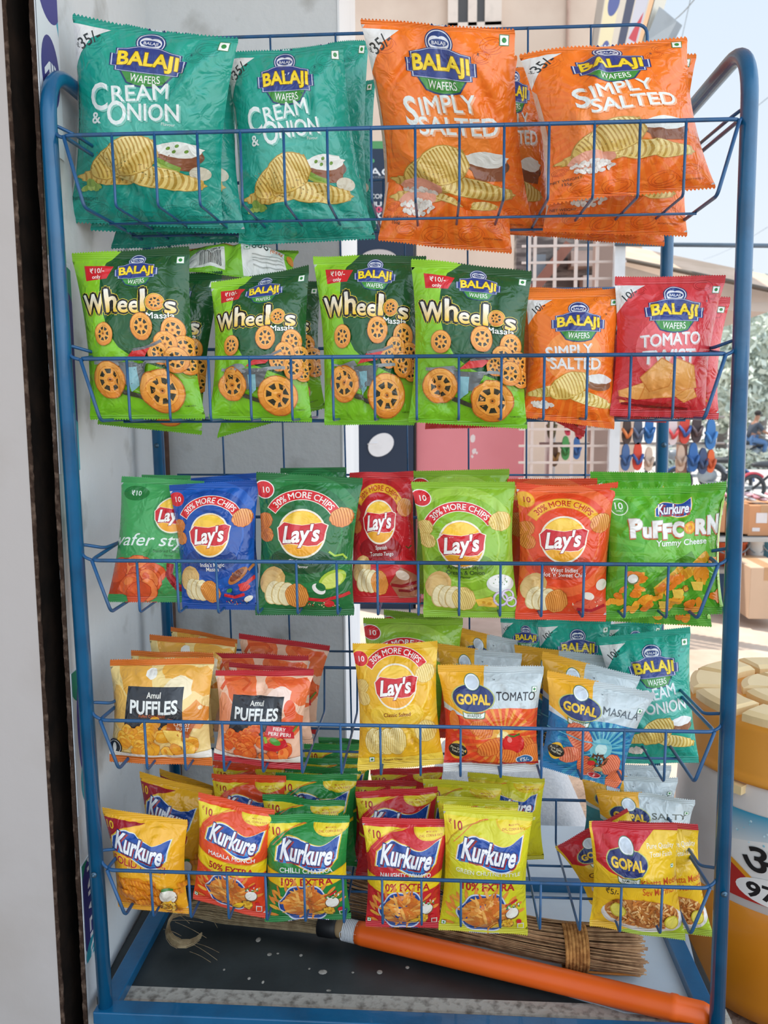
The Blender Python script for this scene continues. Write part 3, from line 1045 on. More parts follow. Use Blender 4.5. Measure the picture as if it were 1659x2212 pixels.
        if kind == 'blue':
            A.ell(.80, .27, .15, .055, '#b9743c', .65, 18); A.ell(.79, .275, .11, .04, '#7a3a22', .65, 16); A.bits(.79, .275, .08, .04, 14, 3, ['#b5763e', '#5c2a18'], .015)
            A.stroke([(.93, .31), (1, .36)], .03, '#c07a40')
            A.stroke([(.6, .12), (.72, .10), (.86, .125)], .035, '#c9202a'); A.stroke([(.8, .19), (.9, .21), (1, .26)], .04, '#d12a30')
            A.ell(.87, .175, .07, .035, '#d8403a', .3); A.ell(.9, .09, .06, .03, '#e8e2d6', .4); A.bits(.74, .06, .16, .03, 22, 6, ['#1c2a2a', '#d9c27a', '#d9342c'], .012)
            A.ell(.68, .155, .04, .03, '#3f8f3c', .3, 9, .3, 3)
        elif kind == 'green':
            A.ell(.80, .27, .15, .09, '#a9c83c', .5, 20); A.ell(.80, .262, .12, .07, '#d5e06c', .5, 18); A.ell(.66, .2, .075, .05, '#f0ede4', -.6); A.ell(.68, .215, .055, .04, '#1f6f39', -.6)
            A.stroke([(.55, .125), (.7, .115), (.9, .15), (.97, .17)], .035, '#c81f28'); A.bits(.72, .085, .18, .03, 24, 4, ['#d9c890', '#c8342c', '#e9dca8'], .012)
            A.ell(.76, .09, .05, .035, '#cf2a2c', .2); A.stroke([(.76, .47), (.82, .44), (.9, .45), (.94, .42)], .022, '#a9cc3a')
        elif kind == 'red':
            A.poly([(.58, .14), (.76, .26), (1, .2), (1, .04), (.7, .03)], '#a5684a'); A.ell(.78, .2, .1, .05, '#d8c2ae', -.2); A.stroke([(.6, .13), (.75, .12), (.98, .15)], .035, '#8f1019')
            A.stroke([(.7, .09), (.85, .085), (.98, .11)], .03, '#7c0d16'); A.ell(.9, .36, .07, .06, '#b8141c'); A.stroke([(.86, .42), (.9, .405), (.95, .43)], .012, '#2c5a22')
        elif kind == 'lime':
            A.ell(.83, .26, .15, .10, '#dfe3dc'); A.ell(.83, .275, .125, .075, '#f3f4ee'); A.bits(.83, .275, .09, .06, 10, 3, ['#5c8a3a'], .012)
            A.poly([(.55, .14), (.72, .165), (.78, .13), (.77, .08), (.58, .09)], '#efc14a'); A.ell(.64, .12, .02, .015, '#d39c2c'); A.ell(.7, .11, .026, .018, '#d39c2c')
            for x, y, q in ((.82, .145, .085), (.9, .17, .07), (.93, .12, .06)):
                A.band(x, y, q * .7, q, -180, 180, '#d7cfe0'); A.band(x, y, q * .92, q, -180, 180, '#b593b8')
        else:
            A.poly([(.6, .12), (.8, .2), (1, .16), (1, .06), (.7, .05)], '#d9583a'); A.ell(.78, .19, .07, .04, '#e9dccb', -.3); A.ell(.93, .27, .07, .06, '#e9dccb', .4); A.stroke([(.66, .09), (.82, .08), (.98, .12)], .035, '#b3202a')
            A.bits(.75, .14, .2, .05, 14, 8, ['#e9c9a4', '#c8342c'], .014)
    return A


def kwave(a, cx, cy, w, rot=0.0):
    A = a.A
    top = [(-.52, .02), (-.34, .22), (-.12, .20), (.12, .10), (.32, .10), (.54, .26)]
    bot = [(.50, -.08), (.38, -.24), (.15, -.29), (-.08, -.20), (-.28, -.12), (-.56, -.16)]

    def smooth(p):
        p = np.array(p); t = np.linspace(0, len(p) - 1, 22); i = np.arange(len(p))
        x = np.interp(t, i, p[:, 0]); y = np.interp(t, i, p[:, 1])
        k = np.ones(5) / 5
        y2 = np.convolve(np.pad(y, 2, mode='edge'), k, 'valid'); return list(zip(x, y2))
    shp = np.array(smooth(top) + smooth(bot))

    def pl(kx, ky, dy, col):
        p = rot2(shp * np.array([kx, ky]) * w + np.array([0, dy * w]), rot) + np.array([cx, cy * A])
        a.raw(p, col)
    pl(1.08, 1.16, 0, '#f0c63c'); pl(1.04, 1.08, 0, '#dfe6ee'); pl(1.0, 1.0, 0, '#15479a')
    pl(.96, .55, -.09, '#2f7fc4'); pl(.98, .7, .035, '#174a9c')
    a.text('Kurkure', cx, cy, w * .30, '#f2f2f2', .028, shear=.14, rot=rot - .08, fit=w * .92, out=((.045, '#1a2c66'), (.02, '#5a6a9c')), drop=(.012, -.014, '#a82c2c'))


def kurkure(kind):
    K = {'solid': ('#f2a91c', '#f6b829', None), 'masala': ('#e2401c', '#ea5226', '#f2cf1f'), 'chilli': ('#1f7f37', '#2a8f42', '#f2cf1f'),
         'tomato': ('#c81c26', '#d22b30', '#f2cf1f'), 'chutney': ('#d2cd1e', '#dcd62c', '#e8dc2a')}[kind]
    A = Art({'solid': 1.16, 'masala': 1.42, 'chilli': 1.22, 'tomato': 1.28, 'chutney': 1.38}[kind], (K[0], K[1]), N=30, seal=(.05, .06), back='#c4c2ba')
    a = A.A
    if kind == 'solid':
        A.poly([(0, .92), (.52, .92), (.45, .9), (.25, .855), (.13, .80), (.12, .74), (0, .70)], '#a3202c')
        A.text('10', .07, .86, .085, '#f0c228', .02)
        A.text('SOLID MASTI', .43, .53, .085, '#c2202a', .022, rot=-.1, fit=.72, out=((.02, '#f6dc8a'),))
        A.text('Masala Twisteez', .5, .465, .032, '#e9cf92', .004, rot=-.12, fit=.46)
        kwave(A, .45, .69, .70, -.1)
        rs = np.random.RandomState(4)
        A.poly([(.05, .06), (.06, .28), (.2, .38), (.42, .40), (.62, .33), (.74, .18), (.68, .05)], '#e08a1c')
        for i in range(40):
            x, y = rs.uniform(.07, .60), rs.uniform(.07, .36)
            for q in range(6):
                A.ell(x + .022 * q, y + .004 * math.sin(q), .014, .034, ('#ee9a28', '#d97a1c')[q % 2], .35, 10)
        for x, y in ((.9, .27), (.86, .05), (.98, .33)):
            for q in range(5): A.ell(x + .025 * q - .05, y, .016, .036, ('#e8931f', '#cf7a18')[q % 2], .4, 10)
        A.ell(.79, .215, .105, .095, '#8a5a2c'); A.ell(.79, .222, .095, .085, '#ece6d6'); A.ell(.76, .1, .115, .095, '#8a5a2c'); A.bits(.76, .105, .1, .085, 60, 3, ['#f0b52c', '#d99a1c', '#f5cf5c'], .02, .9)
        A.stroke([(.74, .30), (.8, .31), (.85, .30)], .03, '#3f7a2c')
        return A
    # price corner, round corner flash
    A.poly([(0, .93), (0, .68), (.03, .70), (.07, .76), (.18, .84), (.36, .895), (.52, .93)], '#c8a41c' if kind == 'chutney' else '#e9b81c')
    A.poly([(0, .93), (0, .70), (.03, .72), (.07, .78), (.18, .855), (.36, .905), (.5, .93)], '#f4dc34')
    A.text('\u20b9', .07, .885, .05, '#b3202a', .004); A.text('10', .16, .87, .085, '#b3202a', .02)
    A.ell(.80, .93, .21, .12, '#e9c028'); A.ell(.80, .93, .19, .107, '#f3d834')
    A.rect(.5, .935, 1, 1, (K[1]))
    A.text('MADE WITH', .80, .905, .016, '#c23a28', .004); A.text('DAL, CORN & RICE', .80, .878, .024, '#c23a28', .004, fit=.27)
    t = np.linspace(0, 1, 14)
    A.stroke([(.1 + .4 * q, .74 + .19 * math.sin(q * PI / 2)) for q in t], .008, '#e8743c')
    yk = .70
    kwave(A, .53, yk, .70, -.05 if kind == 'masala' else 0)
    nm = {'masala': 'MASALA MUNCH', 'chilli': 'CHILLI CHATKA', 'tomato': 'NAUGHTY TOMATO', 'chutney': 'GREEN CHUTNEY STYLE'}[kind]
    A.text(nm, .52, .545, .052 if kind != 'chutney' else .044, '#eef0ea' if kind != 'chutney' else '#f3f2d2', .016, fit=.66 if kind != 'chutney' else .78)
    if kind != 'chutney':
        A.poly([(0, .535), (.2, .51), (.5, .50), (.8, .51), (1, .555), (1, .43), (.8, .395), (.5, .38), (.2, .385), (0, .41)], '#e3a81c')
        A.poly([(0, .525), (.2, .50), (.5, .49), (.8, .50), (1, .545), (1, .435), (.8, .40), (.5, .385), (.2, .39), (0, .415)], K[2])
    A.text('50% EXTRA' if kind == 'masala' else '10% EXTRA', .53, .44, .085, '#b81f26', .028, fit=.64)
    # bowl of sticks
    cx, cy, r = .5, .20, .30
    for i in range(11):
        an = PI * (.03 + .94 * i / 10)
        A.ell(cx + .42 * math.cos(an), cy + .34 * math.sin(an) / a * .8, .065, .02, '#e8903a', an * .7 + .2, 10)
    for i in range(4):
        A.ell(.1 + .02 * i, .08 + .075 * i, .075, .022, ('#e88f36', '#f0b03c')[i % 2], -.15 - .1 * i, 10)
    lob = [(cx + r * (1 + .06 * math.cos(6 * t_)) * math.cos(t_), cy * a + r * .82 * (1 + .06 * math.cos(6 * t_)) * math.sin(t_)) for t_ in np.linspace(0, 2 * PI, 60)[:-1]]
    A.raw([(cx + (x - cx) * 1.06, cy * a + (y - cy * a) * 1.06) for x, y in lob], '#c9d3e6'); A.raw(lob, '#1f4690')
    A.ell(cx, cy, r * .9, r * .72, '#d9812e')
    A.sticks(cx, cy + .02, r * .82, r * .68, 46, 7)
    A.ell(.82, .21, .085, .075, '#7d5a34'); A.ell(.82, .217, .075, .066, '#ece9de'); A.ell(.76, .115, .08, .065, '#8a6030'); A.bits(.76, .12, .065, .055, 40, 3, ['#efbf3c', '#d99f24'], .018, .9)
    A.ell(.64, .09, .08, .035, '#f0c128', .5); A.ell(.9, .13, .03, .03, '#c9262c'); A.stroke([(.74, .29), (.8, .3), (.88, .33)], .025, '#c9262c'); A.bits(.84, .28, .08, .03, 10, 4, ['#4f8a34', '#e9e4da'], .022)
    A.veg(.05, .075, .025)
    A.rect(.88, .065, .955, .115, '#d9d9cc'); A.rect(.89, .072, .945, .108, K[0])
    return A


def puffcorn():
    A = Art(1.14, ('#4fa21f', '#56b024'), N=32, seal=(.05, .05), back='#b5d36a')
    A.rays(.55, .5, 26, .25, .8, '#66b633', .4)
    A.ell(.6, .5, .32, .2, '#6fbb3c')
    A.ell(.1, .86, .075, .075, '#d9ecd0'); A.ell(.1, .86, .066, .066, '#4fa524'); A.text('10', .1, .87, .06, '#eef3ea', .016); A.text('ONLY', .1, .83, .016, '#eef3ea', .004)
    kwave(A, .555, .835, .29, .08)
    x = .17
    for i, (ch, h, y, wd) in enumerate((('P', .15, .70, .11), ('u', .12, .68, .085), ('F', .135, .685, .085), ('F', .12, .668, .085), ('C', .12, .675, .095), ('O', .11, .68, .115), ('R', .12, .685, .10), ('N', .15, .695, .125))):
        if ch == 'O':
            A.ell(x + wd / 2, y, .06, .055, '#e08a1c', 0, 22, .06, 3); A.ell(x + wd / 2, y, .045, .04, '#f6b42c', 0, 16, .08, 4); A.ell(x + wd / 2, y, .02, .018, '#e0861c')
        else:
            A.text(ch, x + wd / 2, y, h, '#f2f0ea', .045, fit=wd, out=((.03, '#c8c2b4'),), drop=(-.006, -.01, '#c2521c'), rot=(.05, -.04, .02, 0, 0, 0, -.03, .04)[i])
        x += wd + .001
    A.text('Yummy Cheese', .62, .575, .052, '#eef3ea', .022, fit=.46)
    rs = np.random.RandomState(8)
    A.stroke([(.34, .19), (.5, .33), (.74, .46)], .11, '#4a8f22')
    for q in range(2):
        t = np.linspace(0, 1, 8)
        A.stroke([(.42 + .22 * k + .22 * q, .20 + .16 * k + .1 * q) for k in t], .11 - .02 * q, '#eab22e')
        for k in t: A.ell(.42 + .22 * k + .22 * q, .20 + .16 * k + .1 * q, .018, .045, '#d99a22', .5, 8)
    for i in range(30):
        x, y = rs.uniform(.08, .95), rs.uniform(.05, .46)
        if y > .30 + .16 * x: continue
        r = rs.uniform(.03, .06); c = ('#ef9722', '#f7ab2e', '#e9801c')[i % 3]
        for q in range(3):
            A.ell(x + rs.uniform(-.05, .05), y + rs.uniform(-.04, .04), r, r * .62, c, rs.uniform(0, 3), 11, .15, i * 3 + q)
    for x, y in ((.45, .13), (.72, .27), (.55, .22)):
        A.poly([(x, y), (x + .11, y - .01), (x + .1, y - .08), (x + .03, y - .07)], '#f6cf52')
    A.ell(.2, .31, .05, .045, '#6b7a4a'); A.ell(.2, .315, .042, .038, '#e9e8de')
    A.ell(.68, .21, .032, .03, '#7a5a2a'); A.ell(.68, .212, .026, .024, '#e0a02c')
    A.poly([(.97, .05), (.97, .85), (1, .9), (1, .05)], '#a9d86a')
    return A


def puffles(kind):
    ch = kind == 'cheese'
    A = Art(1.0, '#f3d58c' if ch else '#f3c3a4', N=32, seal=(.05, .05), back='#d9d2c4')
    o = '#eeb04a' if ch else '#ee7440'
    A.ell(.28, .85, .17, .3, o, .3, 24, .1, 2); A.ell(.1, .55, .12, .2, '#f0bd62' if ch else '#f09a72', .2, 20, .15, 3); A.ell(.9, .8, .3, .12, o, -.3, 24, .15, 4)
    A.ell(.62, .9, .1, .07, o, 0, 16, .2, 5); A.ell(.88, .48, .12, .13, '#e9963c' if ch else '#ee6a38', .4, 12, .25, 6); A.ell(.7, .72, .15, .12, '#f7e6bd' if ch else '#f7d9c8', .3, 20, .1, 7)
    if not ch:
        A.stroke([(.05, .8), (.12, .9), (.3, .93), (.38, .88), (.3, .8)], .035, '#e05a2c'); A.stroke([(.6, .95), (.72, .88), (.95, .9)], .06, '#e8602e'); A.ell(.85, .62, .06, .1, '#e8582a', .3)
    else:
        A.ell(.44, .87, .05, .06, '#f4f0e4', .2, 10, .2, 3); A.ell(.93, .55, .02, .02, '#f7e6bd')
    A.rect(0, .945, 1, 1, '#dd7426' if ch else '#c02430')
    A.poly([(.20, .76), (.77, .75), (.78, .36), (.16, .34)], '#2f3136')
    A.text('Amul', .48, .68, .058, '#eeeade', .014, fit=.15)
    A.text('PUFFLES', .48, .575, .125, '#eff0ea', .03, fit=.5, bend=-.012)
    A.text('Puffed Corn Snack!', .47, .485, .028, '#d9682c' if ch else '#c8343a', .006, fit=.28)
    c = ('#f0aa2c', '#f6bd48', '#e8992a') if ch else ('#ec6f2a', '#f4873c', '#e25c24')
    A.puffs(.45, .36, .13, .09, 9, 2, .055, c, '#d98a24' if ch else '#c8481c')
    A.puffs(.5, .245, .41, .13, 56, 3, .07, c, '#d98a24' if ch else '#c8481c')
    if ch:
        A.poly([(.64, .47), (.90, .42), (.82, .27), (.6, .30)], '#b8581c'); A.text('CHEESY', .77, .41, .036, '#efe6d6', .016, rot=-.16, fit=.15); A.text('BURST', .77, .365, .036, '#efe6d6', .016, rot=-.16, fit=.13)
        A.poly([(.58, .36), (.74, .34), (.76, .19), (.62, .22)], '#f7d067'); A.ell(.06, .165, .08, .08, '#26282c'); A.band(.06, .165, .062, .067, -180, 180, '#e8e6de'); A.ell(.06, .165, .02, .045, '#e8e6de')
    else:
        A.stroke([(.6, .26), (.72, .235), (.84, .29)], .08, '#c9202c'); A.ell(.72, .3, .06, .03, '#4f9a3a', -.4); A.stroke([(.6, .35), (.63, .28)], .03, '#8fb83c'); A.poly([(.62, .46), (.90, .45), (.92, .33), (.60, .35)], '#cc2430')
        A.text('FIERY', .76, .425, .036, '#f2e9de', .016, rot=-.08, fit=.14); A.text('PERI PERI', .76, .375, .036, '#f2e9de', .016, rot=-.08, fit=.24); A.stroke([(.9, .4), (.96, .48)], .02, '#6a8a34')
    A.poly([(0, .13), (.15, .115), (.5, .10), (.85, .125), (1, .15), (1, .08), (0, .08)], '#ece6da')
    A.rect(0, 0, 1, .075, '#dd7426' if ch else '#b8222c')
    return A


def gbadge(a, cx, cy, w, word='WAFERS', rot=0.0):
    A = a.A

    def q(x, y):
        p = rot2(np.array([[x * w, y * w]]), rot)[0]
        return cx + p[0], cy + p[1] / A
    for k, c in ((1.06, '#b9bf6a'), (1.0, '#26356f')):
        a.ell(cx, cy, w * .5 * k, w * .30 * k, c, rot, 36)
    x, y = q(0, .34)
    for k, c in ((.185, '#4c7a5a'), (.17, '#eceff0'), (.14, '#cfd9e2')):
        a.ell(x, y, w * k, w * k, c, 0, 24)
    x, y = q(0, -.33)
    a.raw(rot2(np.array([(-.27, -.10), (-.22, -.12), (.22, -.12), (.27, -.10), (.29, .05), (.2, .01), (-.2, .01), (-.29, .05)]) * w, rot) + np.array([x, y * A]), '#5c7a34')
    a.raw(rot2(np.array([(-.25, -.08), (-.2, -.10), (.2, -.10), (.25, -.08), (.265, .025), (.19, -.008), (-.19, -.008), (-.265, .025)]) * w, rot) + np.array([x, y * A]), '#eef0e4')
    x, y = q(0, -.375); a.text(word, x, y, w * .075, '#2c4a2c', .01, rot=rot, fit=w * .36)
    x, y = q(0, -.02); a.text('GOPAL', x, y, w * .215, '#f4c93a', .034, rot=rot, fit=w * .82, out=((.02, '#a8841c'),))


def gopal(kind):
    K = {'tomato': ('#e23a22', 'TOMATO', '#2e2e32'), 'masala': ('#1573a8', 'MASALA', '#5a646a'), 'salty': ('#3f8f9c', 'SALTY', '#5a5f55')}[kind]
    A = Art(1.04, (K[0], K[0]), N=30, seal=(.05, .05), back='#ccd2d4')
    if kind == 'tomato':
        A.ell(.66, .38, .5, .36, ('#e8401f', '#ee5a26'))
    c1, c2 = ('#ef6a2a', '#f6a03c') if kind == 'tomato' else ('#2f93b4', '#6dbcc8')
    A.rays(.62, .36, 30, .02, .5, c1, .4); A.rays(.62, .36, 22, .02, .3, c2, .4); A.ell(.62, .36, .13, .12, '#f7b44a' if kind == 'tomato' else '#7cc4cc'); A.ell(.62, .36, .07, .065, '#fbe79a' if kind == 'tomato' else '#c9eae6')
    A.poly([(0, .60), (0, 1), (1, 1), (1, .62), (.7, .64), (.42, .62), (.2, .55)], '#c9d3d4')
    A.poly([(0, 1), (.44, 1), (.40, .62), (.2, .56), (0, .66)], '#f0b02a')
    if kind == 'tomato':
        A.rect(0, 0, 1, .08, '#d9dcda')
    A.text(K[1], .745, .745, .08, K[2], .018, fit=.40)
    A.text('TM', .52, .885, .015, '#6a7478', .003)
    gbadge(A, .31, .715, .42)
    ck = ('#ef8a3a', '#cf5a20')
    if kind == 'tomato':
        A.chip(.38, .44, .13, .08, -.3, *ck, 10, .05, 1); A.chip(.50, .27, .17, .085, .35, *ck, 11, .05, 2); A.chip(.84, .26, .13, .10, .5, *ck, 10, .05, 3); A.chip(.93, .18, .1, .12, -.4, *ck, 9, .05, 4)
        A.ell(.73, .30, .12, .105, '#c9161e'); A.ell(.73, .305, .105, .09, '#dd2a26'); A.ell(.69, .34, .025, .03, '#f2837a', .5); A.stroke([(.67, .385), (.73, .37), (.8, .395)], .018, '#3f7a2c')
        A.chip(.68, .17, .14, .075, -.3, *ck, 10, .05, 5); A.chip(.1, .5, .05, .1, .1, *ck, 7, .05, 6)
    else:
        A.chip(.35, .43, .17, .12, -.6, '#f08a62', '#d2553a', 11, .04, 1); A.chip(.30, .22, .14, .09, .4, '#f0906a', '#d2553a', 10, .04, 2); A.chip(.80, .22, .12, .12, .9, '#f0906a', '#d2553a', 10, .04, 3); A.chip(.52, .15, .13, .1, -.7, '#ee8455', '#cf5232', 10, .04, 4); A.chip(.9, .08, .09, .12, -.3, '#ee8455', '#cf5232', 8, .04, 5)
        A.bits(.62, .24, .12, .07, 34, 3, ['#5a3424', '#3f2418', '#8a5a34'], .03, .35); A.ell(.57, .235, .05, .02, '#3f8f3c', -.3); A.ell(.56, .2, .045, .03, '#d22c2c', .2); A.ell(.66, .15, .06, .03, '#c9b074', .2, 12, .2, 2)
        A.stroke([(0, .44), (.4, .40), (1, .46)], .012, '#5fb4cc')
    A.ell(.14, .22, .085, .095, '#e9b32a'); A.ell(.14, .22, .1, .065, '#24241f', -.2); A.text('Pure Quality', .14, .236, .022, '#efe6c2', .004, rot=-.2, fit=.15); A.text('Total Faith', .14, .205, .022, '#efe6c2', .004, rot=-.2, fit=.13)
    if kind == 'tomato':
        A.ell(.85, .135, .095, .05, '#e6e2da'); A.ell(.85, .135, .085, .043, '#2f6fa8'); A.text('\u20b95/-', .85, .135, .045, '#f0efe8', .012)
        A.rect(0, .085, 1, .105, '#b8242a')
    else:
        A.ell(.66, .07, .085, .04, '#e8c8c0'); A.ell(.66, .07, .075, .034, '#c9242c'); A.text('5', .66, .07, .04, '#f0e8e2', .02)
    A.veg(.93, .8, .026)
    return A


def namkeen(garlic=False):
    A = Art(1.16, ('#eab71c', '#efc425'), N=30, seal=(.05, .05), back='#d9cf9a')
    A.poly([(0, .95), (1, .95), (1, 1), (0, 1)], '#c92430')
    A.poly([(.03, 1), (.03, .66), (.16, .60), (.36, .56), (.38, .70), (.55, .84), (.78, .98), (.8, 1)], '#c92430')
    gbadge(A, .38, .70, .46, 'NAMKEEN')
    A.rect(0, 0, .03, 1, '#efc425')
    if garlic:
        A.text('Garlic', .3, .42, .09, '#3a2a18', .008)
    else:
        A.text('Pure Quality', .79, .84, .05, '#f2ead2', .006, fit=.33); A.text('Total Faith', .79, .775, .05, '#f2ead2', .006, fit=.28)
        A.text('Khatta Meetha', .80, .55, .072, '#d2521c', .006, fit=.56); A.text('Sev Murmura', .76, .475, .072, '#d2521c', .006, fit=.46)
        A.text('\u20b95/-', .19, .425, .065, '#3a2a18', .006)
        A.veg(.93, .665, .02)
    A.poly([(.3, 0), (.5, .075), (.8, .07), (1, .2), (1, 0)], '#a5bd2a')
    A.ell(.55, .20, .46, .20, '#d9d4cc'); A.ell(.55, .215, .44, .185, '#ece6de'); A.ell(.54, .24, .42, .18, '#c9803c')
    A.bits(.54, .245, .40, .165, 260, 3, ['#e2a45c', '#d08a44', '#efc384', '#c97a34', '#e9b36c', '#b5662a'], .032, .35)
    for x, y in ((.27, .26), (.85, .19)):
        A.ell(x, y, .08, .08, '#c9b42a'); A.ell(x, y, .068, .068, '#e9d95c')
    return A


def wheel_back():
    """the back of the ring-snack pack: green with a white label panel"""
    A = Art(.42, ('#78b82a', '#8cc83a'), N=34, seal=(.03, .03), back='#8a9a74')
    A.rect(0, .12, .36, .56, '#d9dbd4'); A.rect(.52, .05, .92, .66, '#dfe1dc')
    rs = np.random.RandomState(2)
    x = .12
    while x < .33:
        wd = rs.uniform(.003, .008); A.rect(x, .16, x + wd, .44, '#2a2c2a'); x += wd + rs.uniform(.004, .009)
    A.text('8 906010 501242', .2, .5, .028, '#2a2c2a', .002, rot=PI, fit=.24)
    A.veg(.575, .52, .028)
    for x in (.645, .70, .755):
        A.ell(x, .53, .022, .022, '#3a3c3a'); A.ell(x, .53, .012, .012, '#dfe1dc')
    A.text('fssai', .85, .5, .05, '#d9702c', .004, rot=PI, shear=.2)
    for i in range(4):
        A.rect(.62, .14 + .07 * i, .9, .16 + .07 * i, '#a9aca6')
    A.wheel(.42, .92, .11, 1.2, 3); A.wheel(.12, .95, .08, 1.3, 1)
    A.ell(.97, .5, .03, .06, '#d98a3a')
    return A


# ------------------------------------------------------------------ materials of the place
M_BLUE = mat('blue_enamel', '#0b5c88', 0.32, 0.5, 0, '#0a4d74', 14, 6, .45, .7, 0.05, 90, 0.3)
M_WIRE = mat('blue_wire', '#1c5585', 0.38, 0.5, 0, '#274c6c', 40, 4, .5, .7, 0.0, 60, 0.15)
M_PLASTER = mat('white_plaster', '#d0d5d7', 0.85, 0.2, 0, '#8f8f88', 9, 12, .58, .84, 0.25, 35)
M_JAMB = mat('cream_plaster', '#b5b0ad', 0.8, 0.2, 0, '#aaa39d', 4, 8, .5, .8, 0.1, 25)
M_REVEAL = mat('lit_plaster', '#e9edf0', 0.8, 0.2, 0, '#d5dade', 9, 8, .5, .8, 0.12, 30, 0, 'Object', (1, 1, .2))  # side light on the wall end, put into a paler plaster
M_DARK = mat('dark_slot', '#15110e', 0.9, 0.1, 0, '#241b15', 20, 6, .4, .7, 0.2, 60)
M_RUST = mat('rough_brown_edge', '#3a2c24', 0.9, 0.15, 0, '#6f5d50', 60, 8, .5, .72, 0.6, 90)
M_SLAB = mat('dark_stone', '#272d2e', 0.45, 0.55, 0, '#353c3d', 10, 8, .45, .7, 0.08, 40)
M_SHEEN = mat('painted_sky_sheen', '#c6d3dc', 0.45, 0.4, 0, '#b2c1cd', 6, 8, .45, .75, 0.06, 40)  # bright sky mirrored in the stone, put into the colour
M_EDGE = mat('worn_white_paint', '#b3ada2', 0.8, 0.2, 0, '#777168', 70, 10, .48, .7, 0.3, 70)
M_GROUND = mat('dusty_paving', '#cdb9a8', 0.9, 0.15, 0, '#b39c8a', 3, 10, .42, .7, 0.25, 30)
M_DIRT = mat('brown_dirt', '#a08b7c', 0.95, 0.1, 0, '#857062', 14, 10, .4, .65, 0.8, 45)
M_BEIGE = mat('beige_render', '#d3bfae', 0.85, 0.15, 0, '#c6b09f', 2, 8, .45, .7)


def flat_art(art, name, q, parent, thick=None):
    """artwork printed on a flat rectangle q = TL, TR, BR, BL"""
    TL, TR, BR, BL = [np.array(p, float) for p in q]
    N, M = art.N, art.M
    idx, wt, C, L, cj = art.cut()
    u = np.linspace(0, 1, N + 1)[None, :, None]; v = np.linspace(0, 1, M + 1)[:, None, None]
    G = ((1 - u) * (1 - v) * BL + u * (1 - v) * BR + (1 - u) * v * TL + u * v * TR).reshape(-1, 3)
    n = np.cross(TR - TL, TL - BL); n /= np.linalg.norm(n)
    P = (G[idx][:, None] * wt[..., None]).sum(2) + n * (0.001 + (L - 1) * 0.00008)[:, None, None]
    me = mesh_soup(name, P, np.broadcast_to(n, P.shape), C)
    return link(name, me, M_SIGN, parent)


# ------------------------------------------------------------------ setting
zg = -0.16                        # the yard just below the stone platform; the road lies lower still
m = MB(); m.box((-4, 1.25, zg - .2), (9, 6.6, zg)); tag(m.build('yard_ground', M_GROUND), kind='structure')
m = MB(); m.box((-4, -4, zg - .2), (9, 1.25, zg - .001)); tag(m.build('forecourt_ground', M_DIRT), kind='structure')
m = MB(); m.box((-40, 6.6, -1.4), (60, 140, -1.08)); tag(m.build('road_ground', mat('pale_road', '#c9c2bc', .9, .2, 0, '#b5aea8', .6, 8)), kind='structure')
# platform: dark slab with a worn white rim, its sky reflection painted as a pale block
fy = at_z(829, 2178, 0)[1]
yb = at_z(1190, 1786, 0)[1]
m = MB(); m.box((-.53, fy, -.16), (.55, .60, 0)); tag(m.build('platform_slab', M_SLAB, bevel=.004), kind='structure')
e0, e1 = fy, at_z(829, 2152, 0)[1]
m = MB(); m.box((-.50, e0 - .002, -.05), (.553, e1, 0.0012)); tag(m.build('platform_trim', M_EDGE), kind='structure')
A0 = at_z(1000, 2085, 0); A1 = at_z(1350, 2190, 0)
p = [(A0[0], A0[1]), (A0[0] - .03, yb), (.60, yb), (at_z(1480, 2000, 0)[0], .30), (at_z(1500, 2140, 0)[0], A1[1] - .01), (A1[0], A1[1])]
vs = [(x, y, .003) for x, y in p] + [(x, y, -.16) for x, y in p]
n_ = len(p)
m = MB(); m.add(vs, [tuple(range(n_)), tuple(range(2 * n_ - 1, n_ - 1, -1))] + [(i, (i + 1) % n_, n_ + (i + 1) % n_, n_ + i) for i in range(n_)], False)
tag(m.build('platform_sky_sheen', M_SHEEN), kind='structure')
# dried paint drips on the stone
rs = np.random.RandomState(9)
m = MB()
for px, py, r in ((558, 2030, 9), (697, 2100, 11), (820, 2100, 9), (762, 2101, 4), (538, 2114, 5), (568, 2122, 4), (710, 2140, 5), (668, 2093, 3), (582, 2062, 5), (650, 2064, 4), (484, 2095, 3), (600, 2060, 3), (880, 2090, 4)):
    q = at_z(px, py, 0); k = r / 1250
    m.ell((q[0], q[1], .0004), (k * rs.uniform(.7, 1.2), k * rs.uniform(.7, 1.5), .0006), None, 9, 4)
tag(m.build('platform_paint_drips', M_EDGE), kind='structure')
# walls
XW0, XW1 = -.5195, -.560          # the left wall's face, at its front edge and in the corner
xc = at(738, 900, .62)[0]
m = MB(); m.box((XW1 - .06, .62, zg), (xc, 1.02, 3.0)); tag(m.build('wall_back', M_PLASTER), kind='structure')
m = MB(); m.box((xc, .618, zg), (xc + .004, .985, 3.0)); tag(m.build('wall_end_lit_face', M_REVEAL), kind='structure')
m = MB(); m.hexa([(XW0, .0, zg), (XW1, .63, zg), (XW1, .63, 3.0), (XW0, .0, 3.0)], (-.006, 0, 0)); tag(m.build('wall_left', M_PLASTER), kind='structure')


def face(y, off=0.0):
    """x on the left wall's face"""
    return XW0 + (XW1 - XW0) * y / .63 + off


